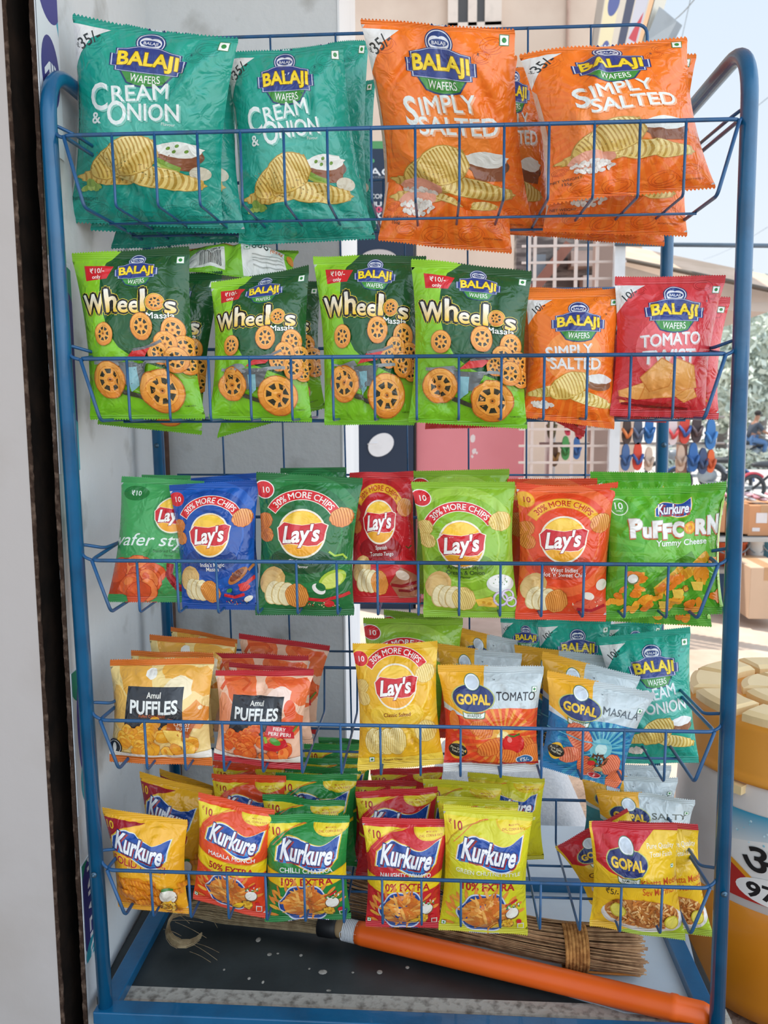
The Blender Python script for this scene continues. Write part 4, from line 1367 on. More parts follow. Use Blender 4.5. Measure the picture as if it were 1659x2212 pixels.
def rough_strip(name, x0, x1, y, mat_, seed, jag=.004, d=.03):
    rs = np.random.RandomState(seed)
    n = 420
    z = np.linspace(zg, 3.0, n)
    L = (np.convolve(rs.uniform(-1, 1, n), np.ones(5) / 3, 'same') + .6 * rs.uniform(-1, 1, n)) * jag
    vs, fs = [], []
    for i in range(n):
        vs += [(x0 + L[i], y, z[i]), (x1, y, z[i]), (x0 + L[i], y + d, z[i]), (x1, y + d, z[i])]
    for i in range(n - 1):
        a = 4 * i
        fs += [(a, a + 1, a + 5, a + 4), (a, a + 4, a + 6, a + 2), (a + 1, a + 3, a + 7, a + 5)]
    m = MB(); m.add(vs, fs, False)
    return tag(m.build(name, mat_), kind='structure')


# the pier at the near left, its rough edge, and the dark slot of the shutter behind it
gl = at(63, 900, -.03)[0]
m = MB(); m.box((-2.2, -.03, zg), (gl - .003, .012, 3.0)); tag(m.build('wall_pier', M_JAMB), kind='structure')
rough_strip('trim_pier_edge', gl + .0005, gl - .005, -.0305, M_RUST, 3, .0012, .003)
m = MB(); m.box((gl - .0032, -.0275, zg), (gl - .002, .2, 3.0)); tag(m.build('trim_slot_side', M_DARK), kind='structure')
m = MB(); m.box((-.9, .20, zg), (XW0 - .024, .22, 3.0)); m.box((XW0 - .0075, .003, zg), (XW0 - .0062, .02, 3.0)); tag(m.build('trim_slot', M_DARK), kind='structure')
rough_strip('trim_wall_edge', XW0 - .0062, XW0 + .0003, -.001, M_RUST, 5, .0009, .003)
# rusty pipe in the corner
m = MB(); pc = at(360, 1150, .585); m.tube([(pc[0] + .004, .595, zg), (pc[0], .595, at(357, 920, .595)[2])], .009, 10); tag(m.build('trim_corner_pipe', mat('rusty_pipe', '#4d382f', .7, .3, 0, '#6b5146', 20)), kind='structure')
# unseen roof, added above the frame to keep the sun off the rack
m = MB(); m.box((-2.4, -.9, 2.35), (1.2, 1.6, 2.45)); tag(m.build('roof_added_shade', M_BEIGE), kind='structure')

# torn advert strips along the wall's front edge
def advert(z0, z1, blobs, letters, label):
    h = z1 - z0
    A = Art(h / .085, '#dce3e8', N=8, seal=(.1, .1))
    for f in blobs: f(A)
    for s, y, sz, c in letters:
        A.text(s, .5, y, sz, c, .02, rot=-PI / 2)
    a, b = .004, .089
    root = empty('advert_strip', (face(.05), .05, z0), label, 'poster', 'advert strips on the wall edge')
    m = MB(); m.hexa([(face(a), a, z0), (face(b), b, z0), (face(b), b, z1), (face(a), a, z1)], (.0012, 0, 0)); m.build('sheet', mat('poster_paper', '#dfe5ea', .6), root)
    o = .0014
    flat_art(A, 'print', [(face(a, o), a, z1), (face(b, o), b, z1), (face(b, o), b, z0), (face(a, o), a, z0)], root)


def bl(y, rx, ry, c, x=.5, rot=0):
    return lambda A: A.ell(x, y, rx, ry, c, rot, 30)


def zat(py): return at(95, py, .04)[2]


advert(zat(330), zat(-60), [bl(.72, .9, 1.6, '#3aa9c0', .95), bl(.40, .75, 1.5, '#dce3e8', .42), bl(.90, .5, .45, '#3d3b86', .6), bl(.46, .42, .62, '#3b3a80', .52)], [('\u20b9', .46, .5, '#e4eaee'), ('A', .13, .5, '#4a4a90')], 'torn white advert strip with dark rupee roundel high on the wall edge')
advert(zat(1020), zat(560), [bl(.85, .5, .5, '#1d8a6c', .8), bl(.5, .42, 1.4, '#2e2c72', .8), bl(.1, .4, .6, '#2c9bb0', .8)], [], 'torn advert strip with navy and green shapes beside middle of blue post')
advert(zat(1740), zat(1440), [bl(.95, .5, .5, '#1d8a6c', .4), bl(.6, .45, 1.3, '#3d3a8e', .6), bl(.2, .5, .6, '#2c9bb0', .7)], [], 'torn advert strip with purple and teal shapes beside lower blue post')
advert(zat(2050), zat(1845), [bl(.92, .6, .4, '#1d8a6c', .3), bl(.5, .75, 1.05, '#35347c', .55), bl(.05, .5, .3, '#2c9bb0', .5)], [('UNIVERSE', .45, .46, '#dfe4ec')], 'torn advert strip with white word on purple near post foot')

# ------------------------------------------------------------------ the rack
LEAN = -0.013


def rk(x, y, z):
    return (x + LEAN * (z - Z0), y, z)


rack = empty('display_rack', rk(0, .2, 0), 'tall blue tubular rack standing on the dark stone platform, holding five wire baskets', 'display rack')
DEP = .417
ztop = at(1612, 84, 0)[2]
RP = .0118
zft = {}
for s in (-1, 1):
    zt = ztop - (0.0 if s > 0 else .004)
    pts = fillet([rk(s * .5, 0, .012), rk(s * .5, 0, zt), rk(s * .5, DEP, zt), rk(s * .5, DEP, .012)], .085, 10)
    # denser so that the tube bends cleanly
    m = MB(); m.tube(pts, RP, 16); m.build('side_frame', M_BLUE, rack)
    for (yy, zz) in ((-.0125, at(1550, 1922, 0)[2]), (DEP - .0125, at(341, 962, DEP)[2])):
        m = MB(); q = rk(s * .5, yy, zz); m.ell(q, (.005, .003, .005)); m.ell((q[0], q[1] - .002, q[2]), (.0028, .003, .0028)); m.build('bolt', mat('bolt_steel', '#4d6b80', .4, .5, .6), rack)
bw = .030
m = MB(); m.box(rk(-.515, -.018, 0), rk(.515, .014, .022)); m.build('base_bar', M_BLUE, rack, bevel=.002)
m = MB(); m.box(rk(-.515, DEP - .012, 0), rk(.515, DEP + .014, .022)); m.build('base_bar', M_BLUE, rack, bevel=.002)
for s in (-1, 1):
    m = MB(); m.box(rk(s * .5 - .016, .012, 0), rk(s * .5 + .016, DEP, .020)); m.build('base_bar', M_BLUE, rack, bevel=.002)

# wire grid behind the baskets
gr = empty('wire_back_grid', rk(0, .36, .3), 'tall blue wire grid hooked across the back of the rack', 'wire grid')
GY = .345
gx0 = at(470, 60, GY)[0] - .12
xr = at(1397, 100, GY)[0]
ztg = at(1100, 62, GY)[2]
m = MB(); m.tube(fillet([(xr + .005, GY, ztg - .20), (xr, GY, ztg), (-.44, GY, ztg), (-.44, GY, ztg - .45)], .02), .003, 8); m.build('rim', M_WIRE, gr)
for k, px in enumerate((352, 482, 612, 745, 880, 1012, 1137, 1265)):
    a = at(px, 960, GY - .003)
    m = MB(); m.tube([(a[0] + .013 * .6, GY - .003, .36), (a[0] - .013 * (ztg - a[2]), GY - .003, ztg)], .0019, 6); m.build('wire', M_WIRE, gr)
for py in (625, 1026, 1412):
    z = at(1100, py, GY)[2]
    m = MB(); m.tube([(-.44, GY, z), (xr, GY, z)], .0022, 6); m.build('cross_wire', M_WIRE, gr)

# five baskets
FY = -.014
RB = [(135, 293, 1600, 257, 435, 'top', .30), (172, 775, 1570, 765, 907, 'second', .10), (197, 1213, 1553, 1218, 1330, 'third', .08),
      (215, 1557, 1545, 1580, 1677, 'fourth', .02), (230, 1880, 1535, 1918, 2000, 'lowest', .02)]
BL_TXT = ['blue wire basket at the top of the rack, holding large teal and orange packets', 'blue wire basket second from the top, holding bright green ring-snack packets',
          'blue wire basket third from the top, holding seven colours of crisp packets', 'blue wire basket fourth from the top, with a gap in its middle', 'blue wire basket lowest on the rack, just above the brooms']
ZF, ZR = [], []
BD = .285
for k, (xl, yl, xr_, yr, yb_, nm, rr) in enumerate(RB):
    a, b = at(xl, yl, FY), at(xr_, yr, FY)
    zr = (a[2] + b[2]) / 2
    zf = at(829, yb_, FY)[2]
    ZF.append(zf); ZR.append(zr)
    x0, x1 = a[0], b[0]
    bk = empty('wire_basket', ((x0 + x1) / 2, .12, zf), BL_TXT[k], 'wire basket', 'wire baskets on the rack')
    zb = zr + (.0 if k not in (1, 2) else .03)
    m = MB()
    loop = fillet([(0, FY, zr), (x0, FY, zr), (x0 + .012, FY + BD, zb), (x1 - .012, FY + BD, zb), (x1, FY, zr), (0, FY, zr)], .014)
    m.tube(loop, .0030, 8); m.build('rim', M_WIRE, bk)
    ins = .026
    for s, x in ((-1, x0), (1, x1)):
        xp = s * .5 + LEAN * (zr - Z0)
        m = MB(); m.tube(fillet([(x - s * .012, .19, zr + .012), (x - s * .004, .03, zr + .012), (xp - s * .004, .006, zr + .022), (xp - s * .010, -.002, zr + .004), (x - s * .002, FY + .006, zr - .002)], .01), .0026, 8); m.build('hook', M_WIRE, bk)
        m = MB(); m.tube(fillet([(x - s * .001, FY, zr), (x - s * ins, FY + .004, zf), (x - s * ins, FY + BD - .01, zf), (x - s * .014, FY + BD, zb)], .010), .0028, 8); m.build('end_wire', M_WIRE, bk)
    nW = 14
    # first and last wire stand about a spacing in from the rim's ends
    sp = (x1 - x0) / (nW + 1.35)
    for i in range(nW):
        x = x0 + sp * (1.17 + i)
        m = MB(); m.tube(fillet([(x, FY - .001, zr + .002), (x + .0005, FY + .002, zf), (x, FY + BD - .012, zf), (x, FY + BD - .003, zb + .001)], .008), .0021, 6); m.build('wire', M_WIRE, bk)
    for q in (.10, .20):
        m = MB(); m.tube([(x0 + ins, FY + q, zf - .004), (x1 - ins, FY + q, zf - .004)], .0021, 6); m.build('cross_wire', M_WIRE, bk)

# ------------------------------------------------------------------ packets
ART = {}


def art(k):
    if k not in ART:
        f = {'cream': lambda: balaji_big('cream'), 'salted': lambda: balaji_big('salted'), 'salted_s': lambda: balaji_small('salted'), 'tomato_s': lambda: balaji_small('tomato'),
             'cream_s': lambda: balaji_small('cream'), 'wheelos': wheelos, 'wheel_back': wheel_back, 'puffcorn': puffcorn, 'puf_ch': lambda: puffles('cheese'), 'puf_pp': lambda: puffles('peri'),
             'g_tomato': lambda: gopal('tomato'), 'g_masala': lambda: gopal('masala'), 'g_salty': lambda: gopal('salty'), 'namkeen': namkeen, 'garlic': lambda: namkeen(True)}
        if k in f: ART[k] = f[k]()
        elif k.startswith('l_'): ART[k] = lays(k[2:])
        else: ART[k] = kurkure(k[2:])
    return ART[k]


_seed = [10]


def bag(kind, row, tl, tr, br, bl_, label, T, yt=None, yb=None, group=None, **kw):
    """corners in photograph pixels; yt / yb: how deep in the basket the top and the bottom stand. br/bl None: down to the basket's floor"""
    _seed[0] += 1
    zf = ZF[row] + .004
    A = art(kind)
    if bl_ is not None and yb is None:
        yb = at_z((br[0] + bl_[0]) / 2, (br[1] + bl_[1]) / 2, zf)[1]
        yb = min(max(yb, T - .004), .25)
    if yt is None: yt = yb + .02
    P1, P2 = at(*tl, yt), at(*tr, yt)
    if bl_ is None: kw.setdefault('shown', .5)
    if bl_ is not None:
        P3, P4 = at(*br, yb), at(*bl_, yb)
    else:
        if yb is None: yb = yt - .01
        w = P2 - P1
        P3 = np.array([P2[0], yb, zf]); P4 = np.array([P1[0], yb, zf])
        # keep the pack's own height where it stands on other packs
        hgt = np.linalg.norm(w) * A.A * kw.pop('hs', 1.0)
        if P1[2] - zf > hgt * 1.12: P4[2] = P1[2] - hgt
        if P2[2] - zf > hgt * 1.12: P3[2] = P2[2] - hgt
    return packet(A, P1, P2, P3, P4, T, kw.pop('seed', _seed[0]), label, group=group, **kw)


# ---- top basket
g = 'large teal packets on the top basket'
bag('cream', 0, (157, 32), (515, 85), (482, 492), (147, 478), 'large teal packet with white lettering and printed crisps, foremost at the end by the wall', .045, yt=.07, group=g, sag=.02)
bag('cream', 0, (272, 56), (508, 92), (530, 503), (197, 497), 'large teal packet directly behind the foremost teal one, its top edge showing', .04, yt=.15, yb=.15, group=g)
bag('cream', 0, (300, 130), (512, 130), (528, 520), (242, 537), 'large teal packet lowest and rearmost behind the pair by the wall, only its foot showing', .03, yt=.235, yb=.235, group=g)
bag('cream', 0, (487, 112), (742, 103), (812, 515), (514, 528), 'large teal packet next to the gap, in front of two others of its kind', .045, yt=.12, yb=.16, group=g)
bag('cream', 0, (604, 108), (796, 87), (800, 500), (545, 530), 'large teal packet with its green dietary mark showing above the one by the gap', .035, yt=.21, yb=.23, group=g)
bag('cream', 0, (640, 190), (811, 172), (814, 500), (610, 522), 'large teal packet rearmost by the gap, only a narrow edge showing beside it', .03, yt=.275, yb=.275, group=g)
g = 'large orange packets on the top basket'
bag('salted', 0, (779, 43), (1112, 67), (1157, 512), (832, 467), 'large orange packet with upright sunny print and white price corner, beside the gap', .047, yt=.06, group=g)
bag('salted', 0, (832, 110), (1118, 120), (1106, 545), (818, 520), 'large orange packet behind the upright one beside the gap, its foot showing below', .04, yt=.16, yb=.17, group=g)
bag('salted', 0, (1040, 142), (1180, 150), (1190, 512), (1010, 500), 'large orange packet wedged between the two foremost orange ones, a narrow side showing', .028, yt=.24, yb=.24, group=g)
bag('salted', 0, (1122, 119), (1484, 82), (1546, 404), (1180, 440), 'large orange packet slumped and tilted at the open end, veiled by sky glare', .045, yt=.055, yb=.05, group=g, sag=.01)
bag('salted', 0, (1180, 135), (1504, 119), (1484, 509), (1172, 500), 'large orange packet second behind the tilted one at the open end', .04, yt=.14, yb=.15, group=g)
bag('salted', 0, (1200, 160), (1470, 150), (1434, 531), (1185, 510), 'large orange packet rearmost behind the tilted one, only its lower corner showing', .032, yt=.225, yb=.235, group=g)
# ---- second basket
g = 'bright green ring-snack packets on the second basket'
bag('wheelos', 1, (155, 549), (409, 534), (444, 903), (195, 905), 'bright green ring-snack packet nearest the wall, red price flag creased', .036, yt=.05, yb=.04, group=g)
bag('wheelos', 1, (262, 600), (481, 587), (436, 938), (210, 915), 'bright green ring-snack packet tucked behind the one nearest the wall', .034, yt=.13, yb=.12, group=g)
bag('wheelos', 1, (457, 612), (668, 575), (675, 911), (452, 903), 'bright green ring-snack packet under the overturned pack with the barcode', .036, yt=.075, yb=.05, group=g)
bag('wheelos', 1, (520, 618), (692, 608), (702, 880), (470, 945), 'bright green ring-snack packet behind the one under the barcode pack, narrow side showing', .034, yt=.15, yb=.135, group=g)
bag('wheelos', 1, (675, 553), (921, 554), (895, 917), (700, 916), 'bright green ring-snack packet with clear red price flag, third along', .036, yt=.085, yb=.055, group=g)
bag('wheelos', 1, (888, 560), (1149, 587), (1139, 925), (882, 910), 'bright green ring-snack packet overlapping its neighbour, beside the small orange ones', .036, yt=.035, yb=.03, group=g)
bag('wheel_back', 1, (396, 541), (645, 541), (645, 607), (398, 588), 'overturned green packet lying on top, white back label and barcode showing', .03, yt=.20, yb=.13, group=g)
g = 'small orange and red packets on the second basket'
bag('salted_s', 1, (1118, 622), (1300, 624), (1290, 900), (1104, 905), 'small orange crisp packet behind the front orange one, edge showing by the green packet', .03, yt=.115, yb=.10, group=g)
bag('salted_s', 1, (1135, 632), (1344, 622), (1327, 926), (1130, 900), 'small orange crisp packet with white bubble lettering, front of the second basket', .032, yt=.055, yb=.04, group=g, sag=.015)
bag('tomato_s', 1, (1327, 600), (1568, 596), (1522, 902), (1316, 897), 'red crisp packet with white bubble lettering, front at the open end', .032, yt=.05, yb=.038, group=g)
bag('tomato_s', 1, (1330, 640), (1577, 644), (1551, 905), (1322, 900), 'red crisp packet directly behind the front red one, its corner sticking out', .03, yt=.115, yb=.11, group=g)
bag('tomato_s', 1, (1305, 690), (1480, 690), (1440, 912), (1296, 905), 'red crisp packet third in line behind the front red one, mostly hidden', .025, yt=.185, yb=.175, group=g)
bag('tomato_s', 1, (1160, 690), (1330, 690), (1262, 943), (1180, 900), 'red crisp packet hidden behind the small orange ones, its tip hanging below', .022, yt=.20, yb=.17, group=g)
bag('tomato_s', 1, (940, 690), (1110, 690), (1110, 921), (918, 926), 'red crisp packet hidden behind the green ring-snack packets, a red foot showing', .022, yt=.20, yb=.17, group=g)
# ---- third basket
g = 'crisp packets with a round yellow emblem on the third basket'
bag('l_wafer', 2, (263, 1030), (440, 1040), (432, 1300), (232, 1299), 'pale green packet with script lettering, first by the wall', .03, yt=.085, group=g)
bag('l_wafer', 2, (306, 1026), (412, 1028), None, None, 'pale green packet behind the first one with script lettering, its dark spot showing', .025, yt=.15, group=g)
bag('l_blue', 2, (364, 1049), (560, 1037), (556, 1317), (393, 1314), 'royal blue packet with red arc, front of its line', .03, yt=.05, group=g)
bag('l_blue', 2, (412, 1034), (556, 1022), None, None, 'royal blue packet behind the front blue one, only its top showing', .026, yt=.12, group=g)
bag('l_green', 2, (555, 1021), (783, 1034), (764, 1329), (553, 1326), 'dark green packet with printed lime, front of its line', .032, yt=.05, group=g)
bag('l_green', 2, (605, 1012), (748, 1010), None, None, 'dark green packet behind the front dark green one, crimped top showing', .026, yt=.13, group=g)
bag('l_red', 2, (755, 1022), (893, 1019), (909, 1301), (757, 1300), 'red packet with yellow arc between dark green and lime ones', .03, yt=.11, group=g)
bag('l_lime', 2, (888, 1042), (1112, 1042), (1122, 1333), (915, 1332), 'lime green packet with printed cheese and onion rings, front of its line', .033, yt=.05, group=g)
bag('l_lime', 2, (892, 1019), (1100, 1014), None, None, 'lime green packet behind the front lime one, crimped top showing', .028, yt=.13, group=g)
bag('l_orange', 2, (1115, 1043), (1336, 1042), (1309, 1342), (1112, 1335), 'orange red packet with yellow arc, front of its line', .033, yt=.05, group=g, sag=.03)
bag('l_orange', 2, (1096, 1036), (1290, 1034), None, None, 'orange red packet behind the front one, second price spot showing', .03, yt=.12, group=g)
g = 'green corn-puff packets on the third basket'
bag('puffcorn', 2, (1306, 1056), (1567, 1041), (1558, 1323), (1300, 1336), 'green corn-puff packet with white bubble title, front at the open end', .036, yt=.05, group=g, sag=.02)
bag('puffcorn', 2, (1275, 1020), (1489, 1023), (1536, 1352), (1290, 1340), 'green corn-puff packet behind the front corn-puff one, its shiny top showing', .032, yt=.13, yb=.11, group=g)
# ---- fourth basket
g = 'cream and orange puff packets on the fourth basket'
bag('puf_ch', 3, (236, 1427), (464, 1421), (460, 1652), (236, 1645), 'cream yellow puff packet with black title box, front by the wall', .034, yt=.06, group=g)
bag('puf_ch', 3, (281, 1407), (462, 1411), None, None, 'cream yellow puff packet second in the stack by the wall', .028, yt=.105, group=g)
bag('puf_ch', 3, (322, 1372), (509, 1386), None, None, 'cream yellow puff packet third in the stack, wide orange crimp showing', .028, yt=.165, group=g)
bag('puf_ch', 3, (369, 1355), (514, 1381), None, None, 'cream yellow puff packet rearmost in the stack, a corner of its crimp showing', .025, yt=.22, group=g)
bag('puf_pp', 3, (466, 1449), (677, 1449), (650, 1664), (463, 1640), 'orange pink puff packet with black title box, front of its stack', .034, yt=.06, group=g)
bag('puf_pp', 3, (494, 1432), (676, 1446), None, None, 'orange pink puff packet second in its stack', .028, yt=.11, group=g)
bag('puf_pp', 3, (460, 1411), (667, 1417), None, None, 'orange pink puff packet third in its stack, red crimp leaning to the cream ones', .028, yt=.155, group=g)
bag('puf_pp', 3, (516, 1369), (713, 1396), (682, 1585), (520, 1560), 'orange pink puff packet rearmost in its stack, standing tallest', .028, yt=.225, yb=.20, group=g)
g = 'crisp packets beside the gap on the fourth basket'
bag('l_yellow', 3, (762, 1390), (945, 1386), (959, 1650), (773, 1663), 'golden yellow packet with red arc, front beside the gap', .032, yt=.06, group=g, sag=.01)
bag('l_lime', 3, (784, 1337), (1000, 1340), None, None, 'lime green packet standing behind the golden yellow one', .03, yt=.17, group=g)
bag('l_lime', 3, (829, 1318), (1000, 1336), None, None, 'lime green packet rearmost behind the golden yellow one, only its crimp showing', .025, yt=.235, group=g)
g = 'two-tone yellow and silver topped packets on the fourth basket'
bag('g_tomato', 3, (945, 1436), (1176, 1442), (1164, 1669), (958, 1664), 'red packet with yellow and silver top and printed tomato, front of its line', .034, yt=.055, group=g)
bag('g_tomato', 3, (946, 1391), (1128, 1414), None, None, 'yellow and silver topped packet directly behind the red tomato one', .03, yt=.145, group=g)
bag('g_tomato', 3, (984, 1354), (1139, 1390), None, None, 'yellow and silver topped packet rearmost behind the red tomato one', .026, yt=.215, group=g)
bag('g_masala', 3, (1183, 1450), (1414, 1498), (1337, 1703), (1166, 1655), 'blue packet with yellow and silver top, tilted, front of its line', .032, yt=.055, group=g)
bag('g_masala', 3, (1172, 1408), (1386, 1464), (1330, 1640), (1150, 1640), 'blue packet with yellow and silver top, second behind the tilted one', .03, yt=.125, yb=.11, group=g)
bag('g_masala', 3, (1111, 1394), (1330, 1420), (1320, 1640), (1140, 1640), 'blue packet with yellow and silver top, third behind the tilted one', .028, yt=.19, yb=.17, group=g)
g = 'teal crisp packets on the fourth basket'
bag('cream_s', 3, (1290, 1378), (1491, 1355), (1510, 1647), (1344, 1647), 'teal crisp packet facing out at the open end of the fourth basket', .032, yt=.17, yb=.14, group=g)
bag('cream_s', 3, (1300, 1350), (1430, 1340), None, None, 'teal crisp packet just behind the one facing out, white price corner showing', .028, yt=.235, group=g)
bag('cream_s', 3, (1161, 1340), (1320, 1336), None, None, 'teal crisp packet in the middle of the back line, white price corner showing', .026, yt=.225, group=g)
bag('cream_s', 3, (1081, 1336), (1180, 1338), None, None, 'teal crisp packet in the back line next to the lime green ones', .024, yt=.24, group=g)
# ---- lowest basket
g = 'corn stick packets with blue wave emblem on the lowest basket'
bag('k_solid', 4, (220, 1745), (405, 1772), (408, 1973), (255, 1958), 'amber yellow packet with spiral snacks, front by the wall', .03, yt=.045, group=g)
bag('k_solid', 4, (301, 1667), (458, 1709), (425, 1915), (318, 1900), 'amber yellow packet standing behind the front amber one, emblem showing', .028, yt=.15, yb=.12, group=g)
bag('k_solid', 4, (345, 1660), (472, 1702), None, None, 'amber yellow packet rearmost behind the amber pair, twisted top showing', .025, yt=.21, group=g)
bag('k_masala', 4, (428, 1713), (594, 1750), (573, 1983), (416, 1942), 'orange red packet with yellow band, front of its line, tilted', .03, yt=.045, group=g)
bag('k_masala', 4, (458, 1670), (618, 1677), None, None, 'orange red packet behind the tilted one, emblem half hidden', .028, yt=.15, group=g)
bag('k_masala', 4, (458, 1645), (617, 1652), None, None, 'orange red packet rearmost in its line, under the puff packets', .026, yt=.205, group=g)
bag('k_chilli', 4, (567, 1759), (755, 1763), (758, 1985), (572, 1989), 'dark green packet with yellow band, front of its line', .032, yt=.045, group=g)
bag('k_chilli', 4, (567, 1716), (745, 1732), None, None, 'dark green packet second in its line, yellow price corner showing', .028, yt=.105, group=g)
bag('k_chilli', 4, (595, 1670), (771, 1675), None, None, 'dark green packet third in its line, upper emblem edge showing', .028, yt=.16, group=g)
bag('k_chilli', 4, (615, 1656), (780, 1660), None, None, 'dark green packet fourth in its line, a thin top strip showing', .022, yt=.20, group=g)
bag('k_chilli', 4, (655, 1636), (800, 1640), None, None, 'dark green packet fifth in its line, seen through the gap above', .022, yt=.24, group=g, hs=1.1)
bag('k_chilli', 4, (656, 1607), (795, 1607), None, None, 'dark green packet sixth in its line, seen through the gap above', .02, yt=.265, group=g, hs=1.2)
bag('k_chilli', 4, (688, 1592), (790, 1600), None, None, 'dark green packet rearmost in its line, top edge showing in the gap', .016, yt=.285, group=g, hs=1.4)
bag('k_tomato', 4, (782, 1766), (974, 1771), (950, 2004), (790, 2000), 'crimson packet with yellow band, front of its line', .032, yt=.045, group=g)
bag('k_tomato', 4, (768, 1710), (945, 1701), None, None, 'crimson packet second in its line, emblem half showing', .028, yt=.13, group=g)
bag('k_tomato', 4, (764, 1688), (900, 1686), None, None, 'crimson packet third in its line, price corner showing', .026, yt=.185, group=g)
bag('k_tomato', 4, (800, 1664), (957, 1657), None, None, 'crimson packet rearmost in its line, emblem just under the yellow packet', .024, yt=.235, group=g)
bag('k_chutney', 4, (958, 1738), (1151, 1757), (1140, 2020), (947, 2007), 'lemon yellow packet with green chutney print, front of its line', .032, yt=.04, group=g)
bag('k_chutney', 4, (944, 1718), (1120, 1735), None, None, 'lemon yellow packet second in its line, a top strip showing', .026, yt=.10, group=g)
bag('k_chutney', 4, (914, 1683), (1084, 1694), None, None, 'lemon yellow packet third in its line, plain top showing', .026, yt=.155, group=g)
bag('k_chutney', 4, (1010, 1668), (1177, 1683), None, None, 'lemon yellow packet rearmost in its line, part of its emblem showing beside', .026, yt=.205, group=g)
g = 'yellow and red savoury mix packets on the lowest basket'
bag('namkeen', 4, (1273, 1776), (1462, 1780), (1480, 2029), (1274, 2001), 'yellow and red savoury mix packet facing out, front at the open end', .03, yt=.035, group=g)
bag('namkeen', 4, (1330, 1776), (1505, 1778), (1537, 2018), (1350, 2010), 'yellow and red savoury mix packet close behind the one facing out', .026, yt=.095, yb=.08, group=g)
bag('garlic', 4, (1199, 1829), (1355, 1748), (1430, 1880), (1276, 1952), 'red and yellow garlic packet lying slanted behind the savoury mix', .022, yt=.165, yb=.14, group=g)
g = 'silver and yellow topped packets at the back of the lowest basket'
bag('g_salty', 4, (1288, 1704), (1500, 1727), None, None, 'yellow and silver topped packet with blue oval badge behind the savoury mix', .026, yt=.205, group=g)
bag('g_salty', 4, (1258, 1676), (1464, 1680), None, None, 'silver topped packet second behind the savoury mix, plain silver showing', .022, yt=.25, group=g)
bag('g_salty', 4, (1262, 1652), (1450, 1654), None, None, 'silver topped packet rearmost behind the savoury mix', .02, yt=.285, group=g)

# ------------------------------------------------------------------ brooms on the platform
_pm = {}


def pm(hex_, rough=.6, spec=.4):
    k = (hex_, rough)
    if k not in _pm:
        c = lin(hex_)
        _pm[k] = mat('paint_' + hex_[1:], hex_, rough, spec, 0, tuple(x * .86 for x in c), 12, 4, .5, .75)
    return _pm[k]


def spline(pts, n):
    P = np.array(pts, float)
    d = np.r_[0, np.cumsum(np.linalg.norm(np.diff(P, axis=0), axis=1))]
    t = np.linspace(0, d[-1], n)
    out_ = np.stack([np.interp(t, d, P[:, i]) for i in range(P.shape[1])], 1)
    for _ in range(3):
        out_[1:-1] = (out_[:-2] + 2 * out_[1:-1] + out_[2:]) / 4
    return out_


M_ORANGE = mat('orange_plastic', '#ee6418', .38, .5, 0, '#e85c14', 8, 4, .5, .8, .02, 40)
M_BRIS = mat('pale_grass_fibre', '#b8a27e', .7, .2, 0, '#8f7a5a', 60, 3, .4, .65)
M_STICK = mat('brown_palm_rib', '#b8916a', .65, .25, 0, '#7d583c', 50, 4, .4, .7)
M_ROPE = mat('coir_rope', '#c48f54', .85, .1, 0, '#99683a', 90, 3, .4, .6, .4, 160)

hA, hB = at_z(772, 2014, .030), at_z(1532, 2196, .026)
br = empty('grass_broom', (hA + hB) / 2, 'soft grass broom with bright orange plastic handle lying along the platform', 'broom')
dv = hB - hA
pts = [hA + dv * t for t in (0, .02, .3, .6, .9, .905, .92, .925, .985, 1.0)]
rr = [.0205, .0215, .0215, .021, .0205, .0222, .0222, .0207, .0207, .0175]
m = MB(); m.tube(pts, rr, 24); m.build('handle', M_ORANGE, br)
un = dv / np.linalg.norm(dv)
m = MB()
side = np.cross(un, [0, 0, 1.0]); side /= np.linalg.norm(side); upn = np.cross(side, un)
hel = []
for i in range(9 * 16):
    a = 2 * PI * i / 16; q = hA - un * (.001 + .030 * i / (9 * 16)) + un * .004
    hel.append(q + .0192 * (math.cos(a) * side + math.sin(a) * upn))
m.tube(hel, .0016, 6)
m.tube(spline([hel[-1], hel[-1] + np.array([-.004, 0, .012]), hel[-1] + np.array([.012, .004, .016])], 8), .0009, 5)
m.build('wire_binding', pm('#d4d8dc', .35, .6), br)
m = MB(); m.tube([hA - un * .045, hA + un * .004], [.0165, .0178], 20); m.build('core', pm('#b79a72', .8), br)
kA = at_z(692, 1998, .028)
m = MB(); m.tube([hA - un * .040, (hA + kA) / 2 - un * .012, kA], [.0185, .0200, .0205], 20); m.build('tape_band', pm('#1c1d20', .5), br)
rs = np.random.RandomState(5)
cen = [at_z(*q) for q in ((696, 2000, .028), (610, 1985, .028), (490, 1968, .030), (410, 1956, .036), (372, 1968, .036), (357, 1998, .032), (362, 2030, .026), (388, 2047, .02), (420, 2040, .016), (446, 2008, .016))]
base = spline(cen, 26)
m = MB()
for i in range(520):
    a, q = rs.uniform(0, 2 * PI), math.sqrt(rs.uniform(0, 1))
    ln_ = int(26 * rs.choice([rs.uniform(.5, .8), rs.uniform(.75, 1)]))
    P = base[:max(ln_, 8)].copy()
    t = np.arange(len(P)) / 25
    spread = (.017 + .016 * np.sin(np.clip(t * 1.8, 0, PI / 2))) * (1 - .80 * np.clip((t - .42) / .22, 0, 1) ** 1.2)
    off = np.stack([0 * t, math.cos(a) * q * spread + rs.normal(0, .004) * t, np.abs(math.sin(a)) * q * spread * .8 * np.sign(math.sin(a)) + 0 * t], 1)
    P = P + off; P[:, 2] = np.maximum(P[:, 2], .002)
    m.tube(P, .00055, 3, False)
